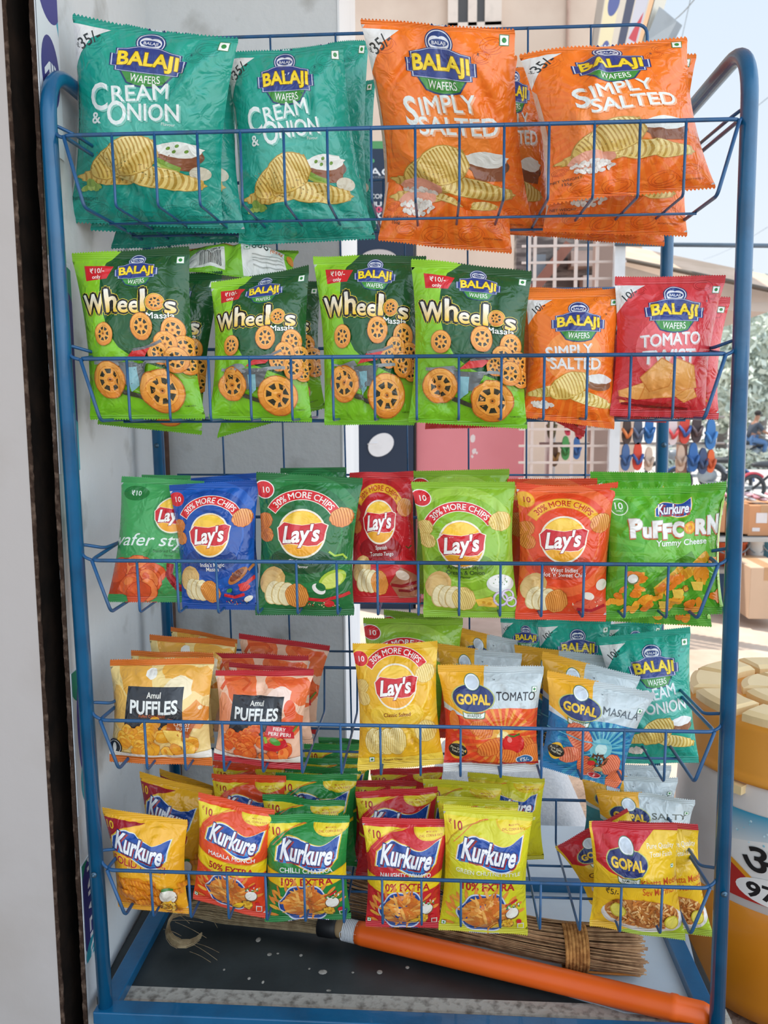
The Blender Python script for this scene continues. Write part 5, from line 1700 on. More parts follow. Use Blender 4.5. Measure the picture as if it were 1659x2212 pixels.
for i in range(14):
    s0 = base[rs.randint(12, 24)] + rs.normal(0, .006, 3)
    d = np.array([rs.uniform(.03, .12), rs.uniform(-.05, .03), 0])
    P = spline([s0, s0 + d * .5 + [0, 0, .004], s0 + d], 6); P[:, 2] = np.clip(P[:, 2], .002, .05); m.tube(P, .0004, 3, False)
tag(m.build('bristles', M_BRIS, br), kind='stuff')

# stiff broom of palm ribs
eA = at_z(1382, 2050, .05); eB = at_z(1240, 2045, .045); eC = at_z(1010, 1995, .05); eD = at_z(760, 1925, .05)
sb = empty('rib_broom', eB, 'brown palm rib broom tied with coir rope, lying behind the orange handle', 'broom')
rs = np.random.RandomState(8)
m = MB()
for i in range(260):
    a, q = rs.uniform(0, 2 * PI), math.sqrt(rs.uniform(0, 1))
    c_, s_ = q * math.cos(a), q * math.sin(a)
    P = []
    for p_, r_, j in ((eA + [rs.uniform(-.01, .006), 0, 0], .040, .003), (eB, .033, .001), (eC, .030, .004), (eD + [rs.uniform(-.03, .08), 0, 0], .050, .012)):
        P.append(p_ + np.array([.0, c_ * r_ * 1.15 + rs.normal(0, j), max(s_ * r_ + rs.normal(0, j), -p_[2] + .002)]))
    m.tube(spline(P, 10), [.0014] * 4 + [.0012] * 3 + [.0010] * 3, 4)
tag(m.build('ribs', M_STICK, sb), kind='stuff')
m = MB()
un2 = (eA - eB) / np.linalg.norm(eA - eB)
for k in range(7):
    q = eB + un2 * (.006 * (k - 3))
    ring = [q + np.array([0, 1.0, 0]) * .0415 * math.cos(t) + np.array([0, 0, 1.0]) * .0365 * math.sin(t) for t in np.linspace(0, 2 * PI, 28)]
    m.tube(ring, .0033, 6, False)
m.build('rope_binding', M_ROPE, sb)
m = MB(); o1 = [at_z(*q) for q in ((1090, 2092, .010), (1180, 2088, .012), (1250, 2098, .010), (1320, 2104, .012), (1384, 2106, .014))]
m.tube(spline(o1, 14), .0022, 6); m.build('cord', pm('#d98a3c', .7), sb)

# ------------------------------------------------------------------ the water jar beside the rack
jc = np.array([.80, .42, zg])
JR = .235
jr_ = empty('storage_jar', jc, 'big plastic jar with orange base, white printed band and amber lid', 'jar')
zl = lambda py: at(1600, py, .21)[2] - zg
z_ring, z_top, z_lab0 = zl(1716), zl(1592), zl(1985)
m = MB(); m.lathe([(0, 0), (JR * .86, 0), (JR * .95, .012), (JR, .05), (JR, z_lab0 - .004), (JR * .99, z_lab0)], jc, 64)
m.build('base_body', mat('orange_translucent', '#dd8a1a', .35, .5, 0, '#cf7a12', 5, 5, .4, .8, .02, 20, .3), jr_)
m = MB(); m.lathe([(JR * .99, z_lab0 - .002), (JR * 1.0, z_lab0 + .004), (JR * 1.005, (z_lab0 + z_ring) / 2), (JR * .985, z_ring - .01), (JR * .96, z_ring)], jc, 64)
m.build('white_band', mat('dusty_white_plastic', '#d3cac4', .5, .4, 0, '#c2b6ae', 7, 6, .45, .8), jr_)
m = MB(); m.lathe([(JR * .955, z_ring - .002), (JR * 1.0, z_ring), (JR * 1.01, z_ring + .006), (JR * .985, z_ring + .014), (JR * .965, z_ring + .02), (JR * .955, z_top - .01), (JR * .93, z_top), (JR * .9, z_top + .003), (0, z_top + .004)], jc, 64)
lid = m.build('lid', mat('amber_plastic', '#d9912c', .4, .5, 0, '#cc8424', 6, 5, .4, .8), jr_)
M_CREAM = mat('cream_plastic', '#ecd2a0', .45, .4, 0, '#e0c088', 5, 4, .4, .8)
for ring, (r0, r1, n_) in enumerate(((.60, .92, 10), (.16, .50, 6))):
    for k in range(n_):
        a0 = 2 * PI * (k + .07) / n_; a1 = 2 * PI * (k + .93) / n_
        vs = []
        for zz, ins in ((z_top - .002, 0), (z_top + .016, 0), (z_top + .022, .012)):
            for r in (r0 * JR + ins, r1 * JR - ins):
                for a in np.linspace(a0 + ins * 2, a1 - ins * 2, 7):
                    vs.append((jc[0] + r * math.cos(a), jc[1] + r * math.sin(a), zg + zz))
        fs = []
        for l in range(2):
            b0, b1 = l * 14, (l + 1) * 14
            loop = list(range(7)) + list(range(13, 6, -1))
            for q in range(14):
                fs.append((b0 + loop[q], b0 + loop[(q + 1) % 14], b1 + loop[(q + 1) % 14], b1 + loop[q]))
        for q in range(6): fs.append((28 + q, 28 + q + 1, 35 + q + 1, 35 + q))
        m = MB(); m.add(vs, fs, False); m.build('lid_lobe', M_CREAM, lid)
m = MB(); kn = at(1622, 1728, .2)
a = math.atan2(-.66, -.75); m.box((-.012, -.012, -.008), (.012, .008, .008), Matrix.Translation((jc[0] + JR * math.cos(a), jc[1] + JR * math.sin(a), zg + z_ring - .012)) @ Matrix.Rotation(a + PI / 2, 4, 'Z')); m.build('lid_catch', M_CREAM, jr_)
# printed label wrapped round the band
LA = Art(.72, '#e7e4e0', N=24, seal=(.05, .05))
LA.poly([(0, .62), (0, 1), (1, 1), (1, .58), (.6, .68), (.3, .72)], ('#e7e4e0', '#2f93b5'))
LA.bits(.4, .8, .4, .12, 30, 3, ['#8cc4d6', '#c9e2ea'], .01, .8)
LA.poly([(0, .02), (0, .46), (.10, .38), (.25, .24), (.5, .1), (1, .02), (1, 0), (0, 0)], '#e39a1c')
LA.poly([(0, 0), (0, .40), (.10, .32), (.25, .18), (.5, .06), (1, .0)], '#b4281e')
LA.text('\u0906\u092e', .13, .50, .25, '#1c1a1a', .014, align='L', fit=.64)
LA.ell(.45, .155, .36, .115, '#f0eeea'); LA.text('970', .17, .15, .12, '#1c1a1a', .03, align='L', fit=.34)
LA.ell(.5, .30, .02, .03, '#4a9ab5'); LA.ell(.45, .28, .012, .018, '#4a9ab5')
idx, wt, C, L, cj = LA.cut()
uu, vv = np.meshgrid(np.linspace(0, 1, LA.N + 1), np.linspace(0, 1, LA.M + 1))
lz1, lz0 = zl(1775), zl(1965)
facing = math.atan2(CAM[1] - jc[1], CAM[0] - jc[0])
ang = facing - math.radians(29) + uu * (lz1 - lz0) / LA.A / JR
R_ = JR * 1.0065
G = np.stack([jc[0] + R_ * np.cos(ang), jc[1] + R_ * np.sin(ang), zg + lz0 + vv * (lz1 - lz0)], 2).reshape(-1, 3)
Nn = np.stack([np.cos(ang), np.sin(ang), 0 * ang], 2).reshape(-1, 3)
P = (G[idx][:, None] * wt[..., None]).sum(2); Q = (Nn[idx][:, None] * wt[..., None]).sum(2)
me = mesh_soup('printed_label', P + Q * (L * .00006)[:, None, None], Q, C); link('printed_label', me, M_SIGN, jr_)

# ------------------------------------------------------------------ behind the rack
# woven sack
sk = at(1170, 1745, .95)
m = MB()
prof = [(-.30, 0), (.135, 0), (.11, .05), (.075, .10), (.045, .16), (.0, .2), (-.2, .21), (-.30, .2)]
vs, fs = [], []
ny = 9
rs = np.random.RandomState(4)
zs0 = zg
for j in range(ny):
    t = j / (ny - 1); k = math.sin(PI * (.08 + .84 * t)) ** .5
    for (x, z) in prof:
        vs.append((sk[0] + x * (.85 + .15 * k) + rs.normal(0, .004), .74 + .30 * t, zs0 + z * k * 1.5 + (rs.normal(0, .004) if z > 0 else 0)))
n_ = len(prof)
for j in range(ny - 1):
    for i in range(n_):
        fs.append((j * n_ + i, j * n_ + (i + 1) % n_, (j + 1) * n_ + (i + 1) % n_, (j + 1) * n_ + i))
fs += [tuple(range(n_ - 1, -1, -1)), tuple((ny - 1) * n_ + i for i in range(n_))]
root = empty('woven_sack', (sk[0] - .1, .9, zg), 'white woven plastic sack with a faint red stripe behind the lowest basket', 'sack')
m.add(vs, fs); o = m.build('bag_body', mat('woven_white', '#d9dde0', .6, .4, 0, '#cdd2d6', 120, 2, .4, .6, .2, 200), root)
md = o.modifiers.new('s', 'SUBSURF'); md.levels = md.render_levels = 2
m = MB(); m.tube(spline([at(1095, 1722, .80), at(1150, 1728, .79), at(1190, 1745, .78), at(1222, 1775, .765)], 12), .004, 6); m.build('red_stripe', pm('#d99a98', .7), root)
# heap of earth
m = MB(); q = at_z(1245, 1745, zg)
vs, fs = [], []
rs = np.random.RandomState(2)
for j in range(16):
    for i in range(16):
        x, y = (i - 7.5) / 7.5, (j - 7.5) / 7.5
        vs.append((q[0] + x * .26, q[1] + .05 + y * .16, zg - .01 + .10 * max(0, 1 - x * x - y * y) + rs.uniform(0, .012)))
for j in range(15):
    for i in range(15): fs.append((j * 16 + i, j * 16 + i + 1, j * 16 + i + 17, j * 16 + i + 16))
m.add(vs, fs); tag(m.build('earth_heap', M_DIRT), 'brown heap of dry earth beside the white sack', 'earth heap', kind='stuff')

# navy advertising stand
YB = 3.5
bq = [at(758, 305, YB), at(893, 305, YB), at(893, 1330, YB), at(758, 1330, YB)]
BA = Art(7.6, '#1f2f45', N=12, seal=(.1, .1))
BA.rect(0, .985, 1, 1, '#4f8f5a')


def by(py): return 1 - (py - 305) / (1330 - 305)


BA.ell(.35, by(345), .03, .03, '#4a9a6a'); BA.ell(.25, by(352), .025, .025, '#6aa0a8')
BA.text('MAGI', .42, by(367), .115, '#d9dcde', .02, fit=.62); BA.text('HEARTING VALUE', .5, by(378), .03, '#8a949c', .002, fit=.6)
BA.text('LCOME TO', .52, by(417), .07, '#c9ccce', .035, fit=.5); BA.text('NUE U', .5, by(433), .07, '#c9ccce', .035, fit=.45)
BA.text('200', .45, by(444), .09, '#c8506a', .04, fit=.26); BA.text('SIK', .40, by(457), .09, '#d3d6d8', .04, fit=.22); BA.text('DUC', .46, by(471), .05, '#c9ccce', .03, fit=.2)
BA.ell(.45, by(548), .3, .16, '#b9b2b0')
root = empty('banner_stand', (bq[0] + bq[1]) / 2 * np.array([1, 1, 0]), 'tall navy advertising stand with white lettering behind the second basket', 'sign')
m = MB(); m.hexa([bq[0], bq[1], (bq[1][0], YB, zg), (bq[0][0], YB, zg)], (0, .05, 0)); m.build('board', pm('#1f2f45', .5), root)
m = MB(); m.tube([(bq[1][0] + .006, YB + .02, zg), (bq[1][0] + .006, YB + .02, bq[1][2])], .010, 8); m.build('edge_post', pm('#17181c', .5), root)
flat_art(BA, 'print', [p + np.array([0, -.002, 0]) for p in bq], root)
# white paper disc stuck to it
c = at(823, 961, YB - .01)
m = MB(); pl_ = []
for i in range(28):
    a = 2 * PI * i / 28; r = .068 * (1 + .06 * math.sin(2 * a + .6))
    pl_.append((c[0] + r * 1.0 * math.cos(a) + .01 * math.sin(a), c[2] + r * math.sin(a)))
m.prism(pl_, YB - .012, YB - .002); m.tube([(c[0] - .075, YB - .008, c[2] + .004), (c[0] - .02, YB - .014, c[2] + .012)], .004, 6)
tag(m.build('paper_disc', pm('#d5d9de', .5)), 'white round disc stuck on the navy stand', 'disc')
# pink steel cupboard
YP = 3.55
pq = [at(895, 640, YP), at(1138, 640, YP)]
root = empty('steel_cupboard', ((pq[0][0] + pq[1][0]) / 2, YP + .2, zg), 'dull pink steel cupboard with peeled paper marks behind the second basket', 'cupboard')
m = MB(); m.box((pq[0][0], YP, zg + .05), (pq[1][0], YP + .45, pq[0][2])); m.build('body', mat('pink_enamel', '#cf7f88', .5, .4, 0, '#c9767f', 3, 4, .4, .8), root, bevel=.006)
for i, (x0, x1) in enumerate(((pq[0][0] + .012, pq[1][0] - .012),)):
    m = MB(); m.box((x0, YP - .012, zg + .08), (x1, YP - .0005, pq[0][2] - .02)); dr_ = m.build('door', mat('pink_door', '#cf7f88', .5, .4, 0, '#c9767f', 3, 4, .4, .8), root, bevel=.004)
    if i == 0:
        for px, py, r in ((1022, 918, 5), (1022, 948, 9), (1024, 975, 8), (1020, 986, 4), (970, 909, 5), (1030, 978, 4)):
            q = at(px, py, YP - .0125); m = MB(); k = r / 520
            m.prism([(q[0] + k * rs.uniform(.6, 1.1) * math.cos(a), q[2] + k * rs.uniform(.7, 1.5) * math.sin(a)) for a in np.linspace(0, 2 * PI, 9)[:-1]], YP - .0135, YP - .012); m.build('paper_scrap', pm('#d9cfd0', .8), dr_)
for x in (pq[0][0] + .04, pq[1][0] - .07):
    m = MB(); m.box((x, YP + .02, zg), (x + .03, YP + .43, zg + .05)); m.build('foot', pm('#8a5a60', .6), root)

# white wire screen of the next shop, things hanging behind it
YG = 3.3
gq0, gq1 = at(1128, 470, YG), at(1338, 1035, YG)
root = empty('wire_screen', ((gq0[0] + gq1[0]) / 2, YG, zg), 'cream painted wire screen of the next shop front', 'screen')
M_CR = pm('#cdbfb8', .6)
for px in (1140, 1152, 1195, 1240, 1285, 1330):
    a = at(px, 750, YG); m = MB(); m.box((a[0] - .008, YG - .008, zg), (a[0] + .008, YG + .008, gq0[2])); m.build('bar', M_CR, root)
for py in range(495, 1240, 36):
    z = at(1230, py, YG)[2]; m = MB(); m.box((gq0[0], YG - .011, z - .006), (gq1[0], YG - .003, z + .006)); m.build('cross_bar', M_CR, root)
a = at(1327, 900, YG - .05)
m = MB(); m.box((a[0] - .026, YG - .08, zg), (a[0] + .026, YG - .03, at(1327, 470, YG)[2])); tag(m.build('white_post', pm('#ccd0d4', .5)), 'white square post at the corner of the wire screen', 'post')
a = at(1292, 960, YG + .5)
m = MB(); m.box((a[0] - .06, YG + .4, zg), (a[0] + .06, YG + .5, a[2] + 1.2)); tag(m.build('shop_pillar', pm('#8f7a70', .8)), 'brown pillar just behind the wire screen', 'pillar')
a = at(1188, 960, YG + .9)
m = MB(); m.tube([(a[0], YG + .9, zg), (a[0], YG + .9, a[2] + .5)], .035, 10); tag(m.build('shop_pipe', pm('#a8a29e', .6)), 'grey upright pipe seen through the wire screen', 'pipe')
# dark upper part of that shop: boards and a slanting beam
YS = 4.6
s0, s1 = at(1118, 380, YS), at(1345, 690, YS)
m = MB(); m.box((s0[0], YS, s1[2]), (s1[0] - .1, YS + .1, s0[2])); m.box((s0[0], YS + .1, zg), (s0[0] + .08, YS + .18, s0[2])); m.box((s1[0] - .18, YS + .1, zg), (s1[0] - .1, YS + .18, s0[2])); tag(m.build('shop_back_board', mat('dark_boards', '#5b5350', .9, .2, 0, '#8e857f', 5, 6, .45, .6, 0, 60, 0, 'Object', (1, 1, 5))), 'dark boarded upper front of the next shop', 'boards')
m = MB(); m.hexa([at(1222, 520, YS - .4), at(1240, 532, YS - .4), at(1148, 650, YS - .4), at(1128, 640, YS - .4)], (0, .39, 0)); tag(m.build('slanting_beam', pm('#8c5f50', .8)), 'red brown slanting beam across the boarded shop front', 'beam')
for i, (x, y, w_, h_, c) in enumerate(((1165, 585, 22, 60, '#7f8f96'), (1265, 560, 60, 30, '#a8968c'), (1290, 610, 60, 25, '#b7a89e'))):
    a = at(x, y, YS - .12); k = 1 / 310
    m = MB(); m.box((a[0] - w_ * k / 2, YS - .16, a[2] - h_ * k / 2), (a[0] + w_ * k / 2, YS - .001, a[2] + h_ * k / 2)); tag(m.build('stored_box', pm(c, .8)), ('grey upright box stored behind the slanting beam', 'beige box stored high behind the wire screen', 'pale box stored below the beige one behind the screen')[i], 'box')

# sandals hung up for sale
rail_z = at(1450, 900, 3.7)[2]


def sandal(px, py, h, Y, sole, strap, label, group):
    c = at(px, py, Y)
    L_ = h / FPX * (Y - CAM[1]); W_ = L_ * .40
    out_ = []
    for i in range(22):
        a = 2 * PI * i / 22
        t = math.sin(a)
        wd = W_ / 2 * (1.0 if t > 0 else .82) * (1 - .12 * math.cos(2 * a)) * (.8 if abs(t) < .25 else 1)
        out_.append((c[0] + wd * math.cos(a), c[2] - t * L_ / 2))
    r_ = empty('sandal', (c[0], Y, c[2] - L_ / 2), label, 'sandal', group)
    m = MB(); m.prism(out_, Y, Y + .022); m.build('sole', pm(sole, .7), r_)
    m = MB()
    for s in (-1, 1):
        m.tube(spline([(c[0], Y - .002, c[2] - L_ * .26), (c[0] + s * W_ * .2, Y - .035, c[2] - L_ * .12), (c[0] + s * W_ * .44, Y + .004, c[2] + L_ * .06)], 8), .009, 6)
    m.build('strap', pm(strap, .6), r_)
    return r_


SD = [(1355, 930, 58, '#4a3c38', '#d9804a', 'dark brown sandal with orange strap, end of the upper hanging row'), (1379, 930, 60, '#4f5a6e', '#5c6880', 'slate sandal next to the blue one in the upper hanging row'), (1403, 928, 60, '#2f6aa8', '#2b5f98', 'plain blue sandal beside the rear rack post, upper row'),
      (1454, 930, 62, '#d3c6c8', '#c8484c', 'white sandal with red strap in the upper hanging row'), (1480, 925, 66, '#c9483c', '#3a5a9a', 'red sandal with blue strap in the upper hanging row'), (1506, 925, 62, '#4a3f42', '#5c4f52', 'dark brown sandal near the wooden post, upper row'),
      (1536, 938, 66, '#3f78b4', '#4a86c2', 'large blue sandal at the outer end of the upper row'), (1352, 988, 58, '#4c6a98', '#41608e', 'slate blue sandal at the end of the lower row'), (1378, 986, 60, '#cf4a38', '#3f5f9e', 'red sandal with blue strap in the lower hanging row'),
      (1402, 992, 52, '#c9b6a6', '#bda897', 'beige sandal left of the rear rack post in the lower row'), (1471, 990, 56, '#c2aa98', '#b39c8a', 'beige sandal beside the wooden post in the lower row'), (1498, 988, 62, '#3a6aa8', '#345f98', 'blue sandal past the wooden post in the lower row'),
      (1519, 996, 56, '#46587a', '#3f506e', 'slate sandal in the lower row next to the orange one'), (1536, 996, 50, '#d9693c', '#b95430', 'orange sandal at the outer end of the lower row'),
      (1192, 922, 54, '#54503c', '#6a6448', 'olive sandal high behind the wire screen'), (1228, 918, 46, '#c8425c', '#a8344a', 'pink sandal high behind the wire screen'), (1252, 922, 54, '#b8323c', '#3a5a94', 'red and blue sandal high behind the wire screen'),
      (1198, 982, 52, '#5a4434', '#8a6a3c', 'brown sandal low behind the wire screen'), (1222, 968, 52, '#4f9a58', '#3f8448', 'green sandal low behind the wire screen'), (1246, 968, 48, '#3f6aa4', '#345c92', 'blue sandal low behind the wire screen')]
for k, (px, py, h, c1, c2, lb) in enumerate(SD):
    sandal(px, py, h, 3.72, c1, c2, lb, 'sandals hung up for sale')
for i, py in enumerate((902, 958)):
    a, b = at(1165, py, 3.75), at(1565, py, 3.75)
    m = MB(); m.tube([(a[0], 3.75, a[2]), (b[0], 3.75, a[2])], .008, 6); tag(m.build('hanging_rod', pm('#8f8884', .6)), ('upper thin rod carrying the hanging sandals', 'lower thin rod carrying the hanging sandals')[i], 'rod')
a = at(1474, 960, 3.8)
m = MB(); m.box((a[0] - .025, 3.78, zg), (a[0] + .025, 3.83, a[2] + .6)); tag(m.build('wooden_post', pm('#a58272', .8)), 'brown wooden post between the hanging sandals', 'post')

# awning sheet and its pole
m = MB(); q = [at(1330, 556, 5.4), at(1760, 650, 4.6), at(1659, 674, 4.6), at(1535, 716, 4.8), at(1345, 660, 5.2)]
vs = [p for p in q] + [p + np.array([0, .9, .30]) for p in q]
n_ = 5
m.add(vs, [tuple(range(5)), tuple(range(9, 4, -1))] + [(i, (i + 1) % 5, 5 + (i + 1) % 5, 5 + i) for i in range(5)], False)
tag(m.build('awning_sheet', mat('tan_canvas', '#cdb5a2', .85, .1, 0, '#bfa793', 4, 5)), 'tan canvas awning stretched over the yard', 'awning')
m = MB(); m.tube(spline([at(1335, 558, 5.35), at(1430, 577, 5.15), at(1572, 607, 4.85), at(1760, 648, 4.55)], 12), .016, 8); tag(m.build('awning_rope', pm('#6b6258', .8)), 'dark edge rope along the top of the tan awning', 'rope')
m = MB(); m.tube([at(1328, 527, 3.2), at(1760, 532, 3.2)], .011, 8); tag(m.build('horizontal_pole', pm('#4f6070', .5)), 'thin dark horizontal pole crossing the sky behind the rack', 'pole')

# building across: beige wall with a window
YW = 7.0
w0, w1 = at(700, -200, YW), at(1385, 600, YW)
m = MB(); m.box((w0[0] - 1.5, YW, -1.08), (w1[0], YW + 3, 6.0)); bw_ = tag(m.build('wall_across', M_BEIGE), kind='structure')
a0, a1 = at(980, -90, YW), at(1070, 62, YW)
wr_ = empty('window_1', ((a0[0] + a1[0]) / 2, YW, a1[2])); wr_['kind'] = 'structure'
m = MB()
for (x0, z0, x1, z1) in ((a0[0] - .05, a1[2] - .05, a1[0] + .05, a1[2] + .03), (a0[0] - .05, a1[2], a0[0] + .04, a0[2]), (a1[0] - .10, a1[2], a1[0] + .05, a0[2]), ((a0[0] + a1[0]) / 2 - .06, a1[2], (a0[0] + a1[0]) / 2 + .02, a0[2])):
    m.box((x0, YW - .08, z0), (x1, YW, z1))
m.build('frame', pm('#d9cabd', .7), wr_)
m = MB(); m.box((a0[0], YW - .02, a1[2]), (a1[0], YW - .005, a0[2])); m.build('pane', mat('dark_glass', '#3c3734', .2, .6, 0, '#4a4440', 2), wr_)
a = at(1225, 110, YW)
m = MB(); m.tube([(a[0], YW - .015, a[2] - 1.2), (a[0], YW - .015, 6)], .014, 6); tag(m.build('trim_wall_pipe', pm('#b7998a', .8)), kind='structure')
# shop sign boards that stand out over the road
root = empty('sign_board', at(1330, 120, 6.4), 'cream and navy shop sign board jutting out at the top beside the sky', 'sign')
q = [at(1300, -60, 6.6), at(1432, -60, 4.6), at(1380, 120, 4.6), at(1262, 200, 6.6)]
m = MB(); m.hexa(q, (.08, .05, 0)); m.build('board', pm('#c9c4b6', .6), root)
SA = Art(1.0, '#c5bfb6', N=16, seal=(.1, .1))
SA.rect(0, 0, .16, 1, '#8f8a86'); SA.rect(.18, 0, .46, 1, '#d6cfae'); SA.ell(.34, .25, .1, .13, '#3f5596'); SA.ell(.36, .72, .11, .12, '#3f5596'); SA.rect(.58, 0, .72, 1, '#2f3f5e'); SA.rect(.74, 0, .92, 1, '#b9bccb'); SA.poly([(.76, .3), (.9, .55), (.9, .2)], '#b5384a'); SA.rect(.94, 0, 1, 1, '#d9b08a')
flat_art(SA, 'print', [p + np.array([-.004, -.006, 0]) for p in q], root)
q = [at(1424, 14, 4.55), at(1462, 46, 4.4), at(1428, 112, 4.4), at(1392, 92, 4.55)]
m = MB(); m.hexa(q, (.05, .06, 0)); tag(m.build('tilted_sign', pm('#7d868e', .6)), 'grey slanted back of a small sign against the sky', 'sign')
# overhead cables
for i, (p0, p1) in enumerate((((1500, -40, 9), (1420, 300, 30)), ((1420, 60, 9), (1540, -60, 7)), ((1660, 210, 12), (1480, 330, 30)), ((1659, 490, 20), (1520, 560, 40)))):
    A_, B_ = at(*p0), at(*p1)
    m = MB(); m.tube([A_ + (B_ - A_) * t - np.array([0, 0, .4 * t * (1 - t)]) for t in np.linspace(0, 1, 12)], .006, 5); tag(m.build('overhead_cable', pm('#8d99a3', .6)), ('dark overhead cable rising steeply beside the sign board', 'overhead cable crossing above the grey sign back', 'overhead cable slanting down behind the rack corner', 'low overhead cable just above the awning')[i], 'cable', 'overhead cables')

# trees and a hedge beyond the road
M_LEAF = mat('hazed_leaves', '#b7c2b9', .8, .2, 0, '#cbcfc0', 1.2, 4, .35, .65)  # distance haze painted into the leaf colour
M_BARK = pm('#7d7570', .9)


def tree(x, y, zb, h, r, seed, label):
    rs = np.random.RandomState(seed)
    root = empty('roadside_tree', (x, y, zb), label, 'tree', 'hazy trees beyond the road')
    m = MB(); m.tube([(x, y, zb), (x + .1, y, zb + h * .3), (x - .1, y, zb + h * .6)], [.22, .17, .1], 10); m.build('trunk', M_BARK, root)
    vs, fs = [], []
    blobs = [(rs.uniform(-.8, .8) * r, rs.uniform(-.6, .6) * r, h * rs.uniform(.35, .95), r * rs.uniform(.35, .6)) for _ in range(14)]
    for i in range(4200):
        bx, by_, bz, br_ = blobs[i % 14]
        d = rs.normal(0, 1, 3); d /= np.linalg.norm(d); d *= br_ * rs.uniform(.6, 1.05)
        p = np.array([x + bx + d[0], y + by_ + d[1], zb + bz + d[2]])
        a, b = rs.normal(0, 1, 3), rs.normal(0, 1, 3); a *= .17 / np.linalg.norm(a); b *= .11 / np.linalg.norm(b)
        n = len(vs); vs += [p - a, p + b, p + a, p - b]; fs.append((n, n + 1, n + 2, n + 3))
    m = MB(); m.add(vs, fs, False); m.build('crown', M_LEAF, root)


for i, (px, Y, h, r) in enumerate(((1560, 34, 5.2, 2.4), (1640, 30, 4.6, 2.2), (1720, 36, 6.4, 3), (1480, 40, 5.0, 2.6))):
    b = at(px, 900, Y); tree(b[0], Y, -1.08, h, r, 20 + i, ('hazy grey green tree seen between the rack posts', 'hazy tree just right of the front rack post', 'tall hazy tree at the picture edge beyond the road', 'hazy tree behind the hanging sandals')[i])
m = MB(); vs, fs = [], []
rs = np.random.RandomState(3)
b0, b1 = at(1430, 935, 26), at(1760, 935, 26)
for i in range(2600):
    p = np.array([rs.uniform(b0[0], b1[0]), 26 + rs.uniform(-.4, .4), -1.08 + rs.uniform(0, .55)])
    a, b = rs.normal(0, 1, 3), rs.normal(0, 1, 3); a *= .12 / np.linalg.norm(a); b *= .08 / np.linalg.norm(b)
    n = len(vs); vs += [p - a, p + b, p + a, p - b]; fs.append((n, n + 1, n + 2, n + 3))
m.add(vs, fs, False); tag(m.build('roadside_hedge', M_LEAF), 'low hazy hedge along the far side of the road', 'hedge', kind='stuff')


# motorbikes and a rider
def motorbike(x, y, zb, rz, body, label):
    r_ = empty('motorbike', (x, y, zb), label, 'motorbike', 'motorbikes on the road')
    M4 = Matrix.Translation((x, y, zb)) @ Matrix.Rotation(rz, 4, 'Z')

    def T(p): return np.array(M4 @ Vector(p))
    dk, st = pm('#33363a', .5), pm('#8f979c', .35)
    for xx in (-.62, .62):
        m = MB(); m.tube([T((xx + .27 * math.cos(a), 0, .30 + .27 * math.sin(a))) for a in np.linspace(0, 2 * PI, 29)], .045, 8, False); wh = m.build('wheel', dk, r_)
        m = MB()
        for k in range(8):
            a = k * PI / 4; m.tube([T((xx, 0, .30)), T((xx + .25 * math.cos(a), 0, .30 + .25 * math.sin(a)))], .008, 5)
        m.build('spokes', st, wh)
    m = MB(); m.tube([T((.62, .0, .30)), T((.45, 0, .75)), T((.40, 0, .95))], .03, 8); m.build('fork', st, r_)
    m = MB(); m.ell(tuple(T((.18, 0, .80))), (.28, .15, .14), M4.to_3x3().to_4x4(), 16, 10); m.build('tank', pm(body, .35), r_)
    m = MB(); m.ell(tuple(T((-.32, 0, .80))), (.36, .14, .07), M4.to_3x3().to_4x4(), 16, 8); m.build('seat', dk, r_)
    m = MB(); m.ell(tuple(T((.02, 0, .45))), (.22, .14, .18), M4.to_3x3().to_4x4(), 12, 8); m.tube([T((.0, .12, .30)), T((-.75, .14, .32))], .04, 8); m.build('engine', st, r_)
    m = MB(); m.tube([T((-.62, 0, .30)), T((-.2, 0, .60)), T((.40, 0, .85))], .03, 8); m.build('frame', dk, r_)
    m = MB(); m.tube([T((.30, -.34, 1.03)), T((.40, -.15, .98)), T((.40, .15, .98)), T((.30, .34, 1.03))], .016, 8); m.build('handlebar', st, r_)
    m = MB(); m.ell(tuple(T((.52, 0, .85))), (.07, .09, .09), None, 12, 8); m.build('headlamp', pm('#d3d9dc', .2), r_)
    m = MB(); m.tube([T((.62 + .33 * math.cos(a), 0, .30 + .33 * math.sin(a))) for a in np.linspace(.4, 2.4, 12)], .03, 6); m.tube([T((-.62 + .33 * math.cos(a), 0, .30 + .33 * math.sin(a))) for a in np.linspace(.8, 3.0, 12)], .03, 6); m.build('mudguards', pm(body, .4), r_)
    return T


p = at_z(1655, 1086, -1.08); motorbike(p[0] + .25, p[1], -1.08, .25, '#b8404c', 'parked motorbike with spoked wheel right of the front rack post')
p = at_z(1560, 1075, -1.08); motorbike(p[0] - .2, p[1] + .4, -1.08, 2.7, '#3f5f8f', 'parked motorbike with blue body between the rack posts')
p = at_z(1500, 1062, -1.08); motorbike(p[0], p[1] + .9, -1.08, 2.9, '#7d8288', 'parked grey motorbike behind the lower sandals')
p = at_z(1632, 1012, -1.08); T = motorbike(p[0], p[1], -1.08, .15, '#44484e', 'dark motorbike ridden by a person on the far road')


def skin(name, pts, edges, rad, mat_, parent=None):
    me = bpy.data.meshes.new(name); me.from_pydata([tuple(q) for q in pts], edges, [])
    o = bpy.data.objects.new(name, me); COL.objects.link(o)
    md = o.modifiers.new('skin', 'SKIN'); md.use_smooth_shade = True
    o.modifiers.new('sub', 'SUBSURF').levels = 2; o.modifiers['sub'].render_levels = 2
    for i, r in enumerate(rad): me.skin_vertices[0].data[i].radius = (r, r)
    me.skin_vertices[0].data[0].use_root = True
    me.materials.append(mat_)
    if parent is not None:
        o.parent = parent; o.matrix_parent_inverse = Matrix.Translation(-Vector(parent.location))
    return o


